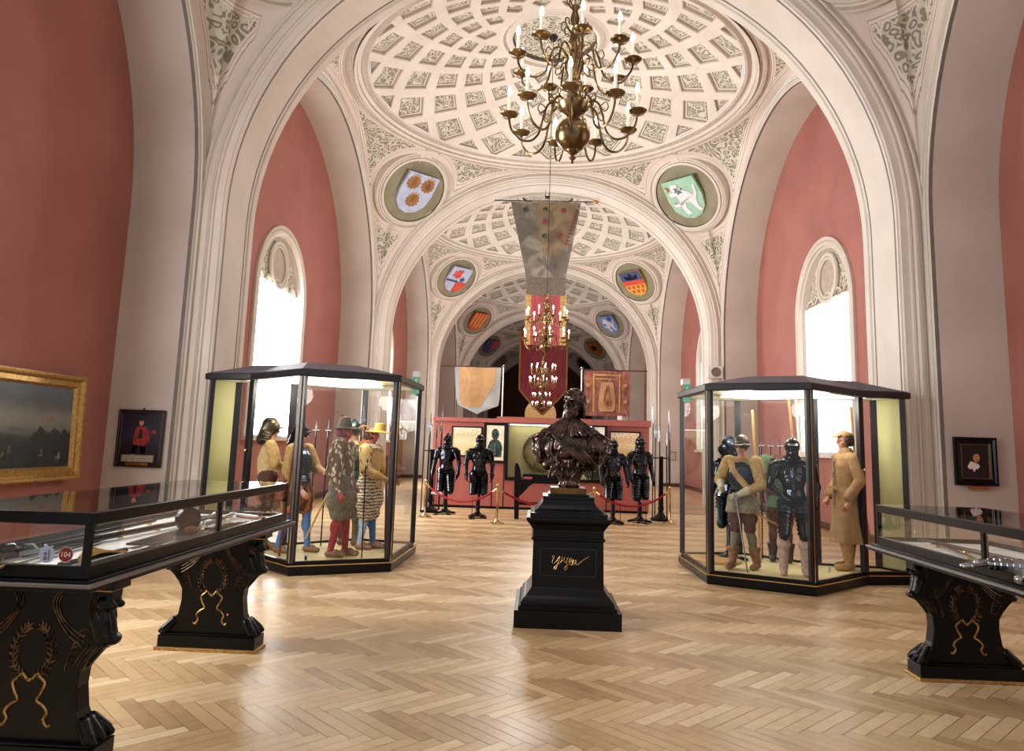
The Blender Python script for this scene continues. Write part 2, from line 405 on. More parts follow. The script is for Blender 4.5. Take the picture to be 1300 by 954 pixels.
for sx, sd in ((-1, 'left'), (1, 'right')):
    a = mk('wall_'+sd, wallmesh(sx, 0), 'red', kind='structure', fix=False)
    b = mk('trim_%s_niche' % sd, side(sx, 0), ['cream', 'recess', 'line', 'jamb'], smooth=True, kind='structure', fix=False)
    bb = MB()
    for y in (BC0-NA, BC0+NA):
        s_ = 1 if y > BC0 else -1
        bb.box(min(sx*(WD+.02), sx*WN), max(sx*(WD+.02), sx*WN), min(y, y-s_*.02), max(y, y-s_*.02), 0, .14)
    bb.box(min(sx*WN, sx*(WN-.02)), max(sx*WN, sx*(WN-.02)), BC0-NA+.02, BC0+NA-.02, 0, .14)
    bo = mk('baseboard_'+sd, bb, 'browncl', kind='structure')
    # window: moulded surround, reveal, tympanum with roundel
    wb = MB(); cy = BC0+WC; X = sx*WN
    sec = [(.2, X, 0), (.2, X-sx*.05, 0), (.17, X-sx*.07, 0), (.13, X-sx*.03, 1), (.10, X-sx*.03, 0), (.05, X-sx*.06, 0), (.02, X-sx*.05, 0), (0., X, 0), (-.03, X+sx*.02, 1), (-.05, X+sx*.04, 0), (-.1, X+sx*.18, 0)]
    sweep(wb, arch_path(1.3, 4.43, 1.3, 28, 1.5), [(n, d, m) for n, d, m in sec], lambda a, z, d: (d, cy+a, z))
    wb.box(min(X-sx*.14, X+sx*.25), max(X-sx*.14, X+sx*.25), cy-1.5, cy+1.5, 1.42, 1.5)
    w0 = mk('window_%s' % sd, wb, ['cream', 'recess'], smooth=True, kind='structure', fix=False)
    ty = MB(); Xt = X+sx*.13
    n = 30; vs = [(Xt, cy+1.24*math.cos(PI*i/n), 4.6+1.02*math.sin(PI*i/n)) for i in range(n+1)]
    ty.add(vs, [tuple(range(n+1))])
    tym = mk('tympanum', ty, M['scroll'], w0)
    rb = MB()
    for rr, tk in ((.50, .045), (.42, .03)):
        rb.tube([(Xt-sx*.04, cy+rr*math.cos(2*PI*i/32), 5.1+rr*math.sin(2*PI*i/32)*.98) for i in range(32)], tk, 8, 0, closed=True)
    rb.add([(Xt-sx*.02, cy+.4*math.cos(2*PI*i/32), 5.1+.4*math.sin(2*PI*i/32)) for i in range(32)], [tuple(range(32))], 1)
    for i in range(5):   # small arcs along the foot of the tympanum
        yy = cy-.96+i*.48
        rb.tube([(Xt-sx*.03, yy+.2*math.cos(PI*j/10), 4.63+.16*math.sin(PI*j/10)) for j in range(11)], .028, 6, 0)
    mk('roundel', rb, ['cream', 'recess'], w0, smooth=True)
    pn = MB(); pn.box(min(X+sx*.2, X+sx*.215), max(X+sx*.2, X+sx*.215), cy-1.2, cy+1.2, 1.5, 4.62)
    # curtain
    cm = MB(); n = 96; vs = []
    for j, z in enumerate((1.53, 2.6, 3.6, 4.5, 4.63)):
        for i in range(n+1):
            t = i/n; am = .02 if j else .026
            vs.append((X+sx*(.08+am*math.sin(t*62+math.sin(t*17)*1.5)), cy-1.2+2.4*t, z+.006*math.sin(t*40)))
    cm.add(vs, [(j*(n+1)+i, j*(n+1)+i+1, (j+1)*(n+1)+i+1, (j+1)*(n+1)+i) for j in range(4) for i in range(n)])
    cur = thing('curtain', 'x', 'curtain', (0, 0, 0))
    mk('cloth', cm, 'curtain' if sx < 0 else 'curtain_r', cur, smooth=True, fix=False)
    rd = MB(); rd.tube([(X+sx*.08, cy-1.2, 4.66), (X+sx*.08, cy+1.2, 4.66)], .012, 8); mk('curtain_rod', rd, 'brass', cur)
    lab = {1: 'bright white curtain in the arched %s wall window above the glass showcase' % sd,
           2: 'white curtain in the second arched %s wall window beyond the pier' % sd}
    for k in range(NB):
        if k:
            for q, nm in ((a, 'wall_'+sd), (b, 'trim_%s_niche' % sd), (bo, 'baseboard_'+sd)):
                c = q.copy(); c.name = nm; C.objects.link(c); c.location = (0, PER*k, 0)
            c = dup(w0, (0, PER*k, 0)); c.name = 'window_%d' % (2*k+1+(sx > 0))
            if k < 3:
                c = dup(cur, (0, PER*k, 0)); c['label'] = lab.get(k, 'white window curtain behind the piers on the far %s side' % sd)
    w0.name = 'window_%d' % (1+(sx > 0))
    cur['label'] = 'white window curtain of the nearest %s wall window beside the long table' % sd
# ceiling of one bay: coffered dome, cornice ring, pendentives
ZR, RR = 9.12, 4.35
def domez(r):
    Rs = 7.0; return 10.47-(Rs-math.sqrt(Rs*Rs-r*r))
def P3(th, r, off=0.):
    Rs = 7.0; z = domez(r); cz = 10.47-Rs
    v = Vector((r*math.cos(th), r*math.sin(th), z-cz)); v = v*(1+off/Rs)
    return (v.x, v.y, v.z+cz)
def build_ceiling():
    mb = MB()
    N = 16; pt = 2*PI/N
    rr = [3.66, 3.15, 2.69, 2.27, 1.89, 1.56]; rout, rin = 3.98, 1.22
    lv = [4.22]+rr+[1.27]
    def cell(pts, inn=None):
        cx = sum(p[0] for p in pts)/len(pts); cr = sum(p[1] for p in pts)/len(pts)
        ip = inn or pts
        if inn: cx = sum(p[0] for p in inn)/len(inn); cr = (max(p[1] for p in inn)+min(p[1] for p in inn))/2
        def ins(f, off): return [P3(cx+(t-cx)*f, cr+(r-cr)*f, off) for t, r in (pts if f == 1 else ip)]
        rings = [ins(1, 0), ins(.69, 0), ins(.66, .02), ins(.61, .07), ins(.54, .075), ins(.51, .075)]
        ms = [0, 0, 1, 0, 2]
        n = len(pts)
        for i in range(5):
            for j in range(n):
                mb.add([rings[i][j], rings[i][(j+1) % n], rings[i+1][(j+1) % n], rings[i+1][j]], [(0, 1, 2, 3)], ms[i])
        mb.add(rings[5], [tuple(range(n))], 3)
    for k in range(len(rr)):
        for j in range(N):
            th = (j+(k % 2)/2)*pt
            T = lv[k]; B = lv[k+2]
            if k == 0:
                # outer tip is clipped by the cornice
                f = (rout-rr[0])/(4.22-rr[0]); pts = [(th-pt/2, rr[0]), (th-pt/2*(1-f), rout), (th+pt/2*(1-f), rout), (th+pt/2, rr[0]), (th, B)]; cell(pts, [(th-pt/2, rr[0]), (th, 4.22), (th, 4.22), (th+pt/2, rr[0]), (th, B)]); continue
            elif k == 5: pts = [(th-pt/2, rr[k]), (th, T), (th+pt/2, rr[k]), (th+pt*.12, rin), (th-pt*.12, rin)]
            else: pts = [(th-pt/2, rr[k]), (th, T), (th+pt/2, rr[k]), (th, B)]
            cell(pts)
    f = (rout-rr[0])/(4.22-rr[0])
    for j in range(N):
        th = (j+.5)*pt
        cell([(th-pt/2*f, rout), (th+pt/2*f, rout), (th, rr[0])])
        th2 = (j+.0)*pt
        mb.add([P3(th2-pt*.38, rin), P3(th2+pt*.38, rin), P3(th2, rr[5])], [(0, 1, 2)], 0)
    # cornice ring
    pr = [(rout, domez(rout)), (rout+.02, domez(rout)-.05), (rout+.07, domez(rout)-.08), (4.12, 9.2), (4.14, 9.16), (4.2, 9.12), (4.21, 9.07), (4.27, 9.05), (4.29, 9.09), (4.33, 9.11), (4.35, 9.08), (4.41, 9.06), (4.44, 9.1)]
    mi = [0, 1, 0, 1, 0, 1, 0, 2, 0, 0, 1, 0]
    n = 96
    for i in range(len(pr)-1):
        for j in range(n):
            a, b = 2*PI*j/n, 2*PI*(j+1)/n
            (r0, z0), (r1, z1) = pr[i], pr[i+1]
            mb.add([(r0*math.cos(a), r0*math.sin(a), z0), (r0*math.cos(b), r0*math.sin(b), z0), (r1*math.cos(b), r1*math.sin(b), z1), (r1*math.cos(a), r1*math.sin(a), z1)], [(0, 1, 2, 3)], mi[i])
    # boss
    pr = [(rin, domez(rin)), (1.14, domez(rin)-.03), (1.08, domez(rin)+.02), (1.0, domez(rin)-.03), (.93, domez(rin)), (.9, 10.45), (.01, 10.47)]
    mi = [0, 1, 0, 0, 2, 4]
    n = 48
    for i in range(len(pr)-1):
        for j in range(n):
            a, b = 2*PI*j/n, 2*PI*(j+1)/n
            (r0, z0), (r1, z1) = pr[i], pr[i+1]
            mb.add([(r0*math.cos(a), r0*math.sin(a), z0), (r0*math.cos(b), r0*math.sin(b), z0), (r1*math.cos(b), r1*math.sin(b), z1), (r1*math.cos(a), r1*math.sin(a), z1)], [(0, 1, 2, 3)], mi[i])
    nd_ = len(mb.v); dat = [0.]*nd_
    # pendentives with attribute d (distance from panel edge)
    K, Sn = 34, 26
    bd = []
    for i in range(K+1):
        ph = (PI/2)*i/K; bd.append((WD, HB*math.sin(ph), SPR+4.62*math.cos(ph)))
    for i in range(1, K+1):
        ph = (PI/2)*(1-i/K); bd.append((WD*math.sin(ph), HB, SPR+4.62*math.cos(ph)))
    mc = Vector(MEDC)
    B3 = [Vector(p) for p in bd]; rows = []; dv = []
    rg = []
    for p in bd:
        th = math.atan2(p[1], p[0]); rg.append((RR*math.cos(th), RR*math.sin(th)))
    for p, q in zip(bd, rg):
        row = []; L = math.hypot(math.hypot(p[0]-q[0], p[1]-q[1]), ZR-p[2])
        for j in range(Sn+1):
            s_ = j/Sn; g = .15*s_+.85*(1-math.sqrt(max(0, 1-s_*s_)))
            P = Vector((q[0]+(p[0]-q[0])*s_, q[1]+(p[1]-q[1])*s_, ZR-(ZR-p[2])*g))
            da = min((P-b).length for b in B3); dr = s_*L
            d = min(da-.27, dr-.24, (P-mc).length-1.34)
            row.append(P); dv.append(.5+max(-.5, min(.5, d*.5)))
        rows.append(row)
    nr = len(rows)
    for sx in (1, -1):
        for sy in (1, -1):
            vs = [(p.x*sx, p.y*sy, p.z) for row in rows for p in row]
            fs = [(i*(Sn+1)+j, i*(Sn+1)+j+1, (i+1)*(Sn+1)+j+1, (i+1)*(Sn+1)+j) for i in range(nr-1) for j in range(Sn)]
            mb.add(vs, fs, 5); dat += dv
            # medallion: moulded ring and olive disc
    c0 = Vector(MEDC); nrm = Vector(MEDN)
    for sx in (1, -1):
        for sy in (1, -1):
            c = Vector((c0.x*sx, c0.y*sy, c0.z)); nn = Vector((nrm.x*sx, nrm.y*sy, nrm.z)).normalized()
            e1 = nn.cross(Vector((0, 0, 1))).normalized(); e2 = e1.cross(nn)
            prof = [(1.12, -.14), (1.10, .08), (1.06, .105), (1.02, .08), (.985, .08), (.97, .115), (.93, .125), (.895, .095), (.88, .05), (.875, .045)]
            mi = [0, 0, 1, 0, 1, 0, 0, 2, 6]; n = 48
            def q3(r, h, a): return c+e1*(r*math.cos(a))+e2*(r*math.sin(a))+nn*h
            for i in range(len(prof)-1):
                for j in range(n):
                    a, b = 2*PI*j/n, 2*PI*(j+1)/n; (r0, h0), (r1, h1) = prof[i], prof[i+1]
                    mb.add([q3(r0, h0, a), q3(r0, h0, b), q3(r1, h1, b), q3(r1, h1, a)], [(0, 1, 2, 3)], mi[i])
            mb.add([q3(.875, 0.045, 2*PI*j/n) for j in range(n)], [tuple(range(n))], 6)
    dat += [0.]*(len(mb.v)-len(dat))
    me = bpy.data.meshes.new('ceiling'); me.from_pydata(mb.v, [], mb.f)
    for q in ('cream', 'recess', 'darkline', 'scroll', 'scroll', 'pend', 'olive'): me.materials.append(M[q])
    me.polygons.foreach_set('material_index', mb.m)
    sm = [m_ == 5 for m_ in mb.m]; me.polygons.foreach_set('use_smooth', sm)
    a = me.attributes.new('d', 'FLOAT', 'POINT'); a.data.foreach_set('value', dat)
    me.update()
    return me
MEDC = (3.72, 3.97, 8.27); MEDN = (-.54, -.553, -.634)
cme = build_ceiling()
for k in range(NB):
    o = bpy.data.objects.new('ceiling', cme); C.objects.link(o); o.location = (0, BC0+PER*k, 0); o['kind'] = 'structure'
# end wall with a dark doorway
yE = F0_+PER*(NB-1)+.02
mb = MB(); mb.box(-5.7, 5.7, yE, yE+.2, 0, 9.4); mk('wall_end', mb, 'browncl', kind='structure')
mb = MB(); mb.box(-.9, .9, yE-.06, yE-.002, 0, 3.2); mb.box(-1.05, -.9, yE-.1, yE-.002, 0, 3.35, 1); mb.box(.9, 1.05, yE-.1, yE-.002, 0, 3.35, 1); mb.box(-.9, .9, yE-.1, yE-.002, 3.2, 3.35, 1)
mk('door_1', mb, ['darkwood', 'cream'], kind='structure')
# ------------------------------------------------------------------ shields in the medallions
def shield_thing(name, label, k, sx, sy, cols, paint, grp='painted coats of arms in the vault medallions'):
    yc = BC0+PER*k
    c = Vector((MEDC[0]*sx, yc+MEDC[1]*sy, MEDC[2])); nn = Vector((MEDN[0]*sx, MEDN[1]*sy, MEDN[2])).normalized()
    e1 = nn.cross(Vector((0, 0, 1))).normalized(); e2 = e1.cross(nn)   # e2 up
    t = thing(name, label, 'coat of arms', c, 0, grp)
    tl = .14
    def q(x, z, h=0.):
        x, z = x*1.12, z*1.12 # local, shield plane leans out at the top
        return e1*(-x)+e2*(z*math.cos(tl))+nn*(.17+z*math.sin(tl)+h)
    out = [(-.42, .52), (.42, .52), (.46, 0), (.40, -.3), (.24, -.5), (0, -.58), (-.24, -.5), (-.40, -.3), (-.46, 0)]
    mb = MB(); n = len(out)
    mb.add([q(x, z) for x, z in out]+[q(x, z, -.09) for x, z in out], [tuple(range(n)), tuple(range(2*n-1, n-1, -1))]+[(j, (j+1) % n, (j+1) % n+n, j+n) for j in range(n)])
    mk('shield_board', mb, M[cols], t)
    for nm, mt_, polys in paint:
        b = MB()
        for po in polys:
            m = len(po); b.add([q(x, z, .022) for x, z in po]+[q(x, z, -.0) for x, z in po], [tuple(range(m))]+[(j, (j+1) % m, (j+1) % m+m, j+m) for j in range(m)])
        mk(nm, b, M[mt_], t)
    return t
def blobp(cx, cz, r, n=14, amp=.25, sq=1., ph=0, fr=5):
    return [(cx+r*(1+amp*math.sin(fr*a+ph))*math.cos(a), cz+r*sq*(1+amp*math.sin(fr*a+ph))*math.sin(a)) for a in [2*PI*i/n for i in range(n)]]
for nm, c in (('sh_blue', 'b9c4e0'), ('sh_brown', '9a6a3e'), ('sh_tan', 'c99a5c'), ('sh_green', '9fc9b2'), ('sh_white', 'e6e6ea'), ('sh_red', 'd9503f'), ('sh_dblue', '4a5580'), ('sh_yel', 'e3b54a'), ('sh_mblue', '7d97cc'), ('sh_or', 'a5582e')):
    M[nm] = mat('heraldic_'+nm[3:], hx(c), .55, 0, tuple(x*.85 for x in hx(c)), 6)
heads = [(-.2, .26), (.2, .26), (0, -.2)]
P_dal = [q for x, z in heads for q in (('lion_mask', 'sh_brown', [blobp(x, z, .17, 40, .12, 1., 0, 11)]), ('face_detail', 'sh_tan', [blobp(x, z+.0, .085, 24, .15, 1.1, 1, 5)]), ('crown', 'sh_tan', [[(x-.1, z+.13), (x-.1, z+.22), (x-.05, z+.17), (x, z+.24), (x+.05, z+.17), (x+.1, z+.22), (x+.1, z+.13)]]))]
lion = [(-.28, .3), (-.2, .42), (-.06, .4), (-.02, .3), (.04, .22), (.16, .16), (.24, .05), (.3, .1), (.33, .3), (.38, .32), (.36, .08), (.28, -.08), (.26, -.25), (.34, -.38), (.24, -.4), (.16, -.26), (.1, -.12), (-.02, -.1), (-.06, -.25), (.02, -.42), (-.1, -.44), (-.16, -.25), (-.16, -.08), (-.3, -.12), (-.38, -.05), (-.34, -.16), (-.2, -.2), (-.16, 0), (-.18, .12), (-.34, .12), (-.36, .2), (-.2, .22)]
P_sty = [('panther', 'sh_white', [lion]), ('mane', 'sh_dblue', [blobp(-.08, .24, .1, 18, .3, 1, 0, 6)]), ('flame', 'sh_or', [[(-.27, .33), (-.38, .4), (-.34, .3), (-.4, .26), (-.28, .27)]])]
P_ros = [('rose', 'sh_red', [blobp(-.12+x*.12, .22+z*.12, .062, 18, .25) for x, z in ((0, 0), (1, .3), (-.9, .6), (.2, 1.1), (.2, -1.), (-.9, -.5), (1.1, -.7), (1.2, 1.2))]), ('lower_field', 'sh_red', [[(0, -.1), (.45, -.1), (.40, -.3), (.24, -.5), (0, -.57)]]), ('dark_band', 'sh_dblue', [[(-.45, -.04), (.05, -.06), (.05, -.14), (-.45, -.12)], blobp(.2, .02, .1, 12, .35)])]
P_trs = [('upper_field', 'sh_dblue', [[(-.42, .52), (.42, .52), (.45, .14), (-.45, .14)]]), ('eagle', 'black', [[(-.3, .4), (-.1, .3), (-.04, .45), (.04, .45), (.1, .3), (.3, .4), (.26, .2), (.1, .17), (0, .14), (-.1, .17), (-.26, .2)]]), ('red_band', 'sh_red', [[(-.455, .13), (.455, .13), (.46, -.06), (-.46, -.06)]]), ('tower', 'sh_red', [[(x-.05, z-.06), (x+.05, z-.06), (x+.05, z+.03), (x+.07, z+.06), (x-.07, z+.06), (x-.05, z+.03)] for x, z in ((-.3, -.17), (-.1, -.17), (.1, -.17), (.3, -.17), (-.18, -.36), (.02, -.36), (.22, -.36))])]
P_str = [('stripe', 'sh_yel', [[(x, .51), (x+.08, .51), (x+.08, -.42+abs(x)*.4), (x, -.42+abs(x)*.4)] for x in (-.36, -.16, .04, .24)])]
P_blu = [('griffin', 'sh_white', [[(x*.9, z*.9) for x, z in lion]]), ('dark_patch', 'sh_dblue', [blobp(.2, .35, .12, 16, .3)])]
P_ora = [('charge', 'darkwood', [blobp(0, .1, .2, 22, .3)])]
P_drk = [('charge', 'sh_red', [[(.05, .5), (.4, .5), (.42, .0), (.1, -.4)]]), ]
shield_thing('coat_of_arms', 'pale blue shield with three brown lion faces, left vault medallion nearest the big chandelier', 1, -1, 1, 'sh_blue', P_dal)
shield_thing('coat_of_arms', 'pale green shield with a white rampant beast in the right vault medallion', 1, 1, 1, 'sh_green', P_sty)
shield_thing('coat_of_arms', 'orange shield edge peeping out beside the first great arch on the right', 1, 1, -1, 'sh_red', P_ora)
shield_thing('coat_of_arms', 'shield of red roses over blue in the second left medallion', 2, -1, 1, 'sh_blue', P_ros)
shield_thing('coat_of_arms', 'shield with dark eagle, red band and red towers on yellow, second right medallion', 2, 1, 1, 'sh_yel', P_trs)
shield_thing('coat_of_arms', 'red and yellow vertically striped shield in the third left medallion', 3, -1, 1, 'sh_red', P_str)
shield_thing('coat_of_arms', 'blue shield with a white beast in the third right medallion', 3, 1, 1, 'sh_mblue', P_blu)
shield_thing('coat_of_arms', 'dark blue shield with a red stroke in the dim fourth left medallion', 4, -1, 1, 'sh_dblue', P_drk)
shield_thing('coat_of_arms', 'rust orange shield in the dim fourth right medallion', 4, 1, 1, 'sh_or', P_ora)
shield_thing('coat_of_arms', 'dark shield in the dim fifth right medallion', 5, 1, 1, 'darkwood', P_ora)
# ------------------------------------------------------------------ big glass showcases
ZC = 2.27
PLAN = [(1.76, 10.05), (1.80, 8.58), (2.83, 8.07), (3.74, 8.90), (4.36, 9.02), (4.12, 9.43), (3.40, 9.52), (2.62, 10.25)]
M['dullgilt'] = mat('worn_dark_gilding', hx('6b5234'), .35, .8, var=hx('120e0b'), scale=30)
M['dimgold'] = mat('ribbon_gilding', hx('b89550'), .35, .7, var=hx('7d5f2c'), scale=25)
def showcase(sx, label):
    pl = [(sx*x, y) for x, y in PLAN]
    cx = sum(p[0] for p in pl)/8; cy = sum(p[1] for p in pl)/8
    t = thing('glass_showcase', label, 'showcase', (cx, cy, 0))
    P = [Vector((x-cx, y-cy, 0)) for x, y in pl]
    def off(f, z): # inset towards the centre of the plan by f metres along edge normals
        out = []; n = len(P); A = sum(P[i].x*P[(i+1) % n].y-P[(i+1) % n].x*P[i].y for i in range(n))
        sg = 1 if A > 0 else -1
        for i in range(n):
            e0 = (P[i]-P[i-1]).normalized(); e1 = (P[(i+1) % n]-P[i]).normalized()
            n0 = Vector((-e0.y, e0.x, 0))*sg; n1 = Vector((-e1.y, e1.x, 0))*sg
            b = (n0+n1); b = b/max(.35, b.length_squared/2)*1.
            out.append(Vector((P[i].x+b.x*f, P[i].y+b.y*f, z)))
        return out
    n = 8
    def band(mb, rings, mi=None, top=None, bot=False):
        for k in range(len(rings)-1):
            for j in range(n):
                mb.add([rings[k][j], rings[k][(j+1) % n], rings[k+1][(j+1) % n], rings[k+1][j]], [(0, 1, 2, 3)], (mi[k] if mi else 0))
        if top is not None: mb.add(rings[-1], [tuple(range(n))], top)
        if bot: mb.add(rings[0], [tuple(range(n))[::-1]], 0)
    b = MB(); band(b, [off(.015, 0), off(.015, .0), off(0, .02), off(0, .100), off(-.012, .102), off(-.012, .114), off(.03, .116), off(.03, .15), off(.07, .15), off(.07, .125)], [0, 0, 0, 0, 1, 1, 0, 0, 0], top=2, bot=True)
    mk('base', b, ['black', 'brass', 'casefloor'], t)
    b = MB(); 
    for i, (p, q) in enumerate(zip(off(.045, .13), off(.045, ZC))):
        e = (P[(i+1) % n]-P[i-1]); a = math.atan2(e.y, e.x)
        mt = Matrix.Translation((p.x, p.y, 0)) @ Matrix.Rotation(a, 4, 'Z')
        w = .026 if i in (0,) else .042
        b = MB(); b.box(-w, w, -.028, .028, .14, ZC-.05, 0, mt)
        mk('corner_post', b, 'blackmet', t, bev=.004)
    # brass edging beside two front posts
    for i in (1, 2):
        p = off(.012, 0)[i]; b = MB(); b.box(p.x-.004, p.x+.004, p.y-.004, p.y+.004, .14, ZC-.06); mk('brass_edging', b, 'brass', t)
    b = MB(); band(b, [off(.08, ZC-.08), off(.0, ZC-.08), off(-.01, ZC-.07), off(-.01, ZC-.005), off(.0, ZC), off(.01, ZC+.004)])
    mk('top_rail', b, 'blackmet', t)
    b = MB(); 
    r1 = off(.0, ZC+.004); r2 = [Vector((p.x*.55, p.y*.55, ZC+.13)) for p in off(.02, 0)]
    band(b, [r1, r2], top=0); mk('roof', b, 'rooftop', t)
    b = MB(); band(b, [off(.08, ZC-.079), off(.09, ZC-.03)], top=0); mk('inner_ceiling', b, 'caseceil', t)
    b = MB(); r = [Vector((p.x*.62, p.y*.62, ZC-.05)) for p in off(.0, 0)]; r3 = [Vector((p.x, p.y, ZC-.075)) for p in r]
    band(b, [r, r3], top=0); mk('light_diffuser', b, 'caselight', t)
    g = off(.045, 0)
    for i in range(n):
        p, q = g[i], g[(i+1) % n]
        b = MB(); nv = Vector((-(q-p).y, (q-p).x, 0)).normalized()*.003
        b.add([p+Vector((0, 0, .15)), q+Vector((0, 0, .15)), q+Vector((0, 0, ZC-.08)), p+Vector((0, 0, ZC-.08))], [(0, 1, 2, 3)])
        if i == 4: # opaque painted end panel
            b = MB(); b.add([p+nv+Vector((0, 0, .15)), q+nv+Vector((0, 0, .15)), q+nv+Vector((0, 0, ZC-.08)), p+nv+Vector((0, 0, ZC-.08)), p-nv+Vector((0, 0, .15)), q-nv+Vector((0, 0, .15)), q-nv+Vector((0, 0, ZC-.08)), p-nv+Vector((0, 0, ZC-.08))], [(0, 1, 2, 3), (7, 6, 5, 4), (0, 4, 5, 1), (3, 2, 6, 7)])
            mk('end_panel', b, 'caseback', t)
        else: mk('glass_pane', b, 'glass', t)
    # small lock on the wing door post
    b = MB(); p = off(.0, 1.32)[3]; b.ell(p, (.016, .016, .022)); mk('lock', b, 'brass', t)
    for (lx, ly) in ((2.4, 9.2), (3.2, 8.9)):
        l = bpy.data.lights.new('case_lamp', 'POINT'); l.energy = 16; l.shadow_soft_size = .15; l.color = (1, .95, .84)
        o = bpy.data.objects.new('case_lamp', l); C.objects.link(o); o.location = (sx*lx, ly, ZC-.16)
    return t
showcase(-1, 'many-sided glass showcase on the left holding figures in old soldier costume')
showcase(1, 'many-sided glass showcase on the right holding armour and a khaki greatcoat figure')
# exit signs on the rear corner of each case
for sx in (-1, 1):
    t = thing('exit_sign', 'green running-man exit sign under a white box on the %s showcase' % ('left' if sx < 0 else 'right'), 'exit sign', (sx*1.83, 9.9, ZC+.005))
    b = MB(); b.box(-.05, .05, -.09, .09, .09, .17); b.box(-.012, .012, -.02, .02, 0, .09); mk('lamp_housing', b, 'whitecard', t, bev=.006)
    M.setdefault('exitgreen', emis('exit_sign_green', hx('5f9f82'), .25))
    b = MB(); b.box(-.008+.0, .008, -.1, .1, -.16, .088); b.box(-.055, .055, -.108, -.1, -.14, .088); mk('sign_plate', b, 'exitgreen', t)
    b = MB(); Y = -.1095
    for q in ([(-.005, .06), (.02, .06), (.02, .04), (-.005, .04)], [(-.02, .035), (.012, .038), (.008, -.02), (-.014, -.02)], [(-.014, -.02), (.0, -.02), (-.024, -.075), (-.038, -.07)], [(-.003, -.02), (.008, -.02), (.034, -.06), (.022, -.07)], [(.01, .03), (.036, .008), (.03, 0), (.008, .018)]):
        b.add([(x, Y, z) for x, z in q], [(0, 1, 2, 3)])
    mk('running_figure', b, 'whitecard', t)
# loudspeaker on the right pier of the second arch
t = thing('loudspeaker', 'white box loudspeaker with round grey cone on the right pier', 'loudspeaker', (4.55, F1+PER-.15, 3.57))
b = MB(); b.box(-.2, .2, -.02, .13, -.16, .16); mk('box', b, 'whitecard', t, bev=.01)
b = MB(); b.lathe([(.13, 0), (.125, .02), (.1, .012), (.0, .02)], n=24, mt=Matrix.Translation((.02, -.02, 0)) @ Matrix.Rotation(PI/2, 4, 'X')); mk('cone', b, M['line'], t)
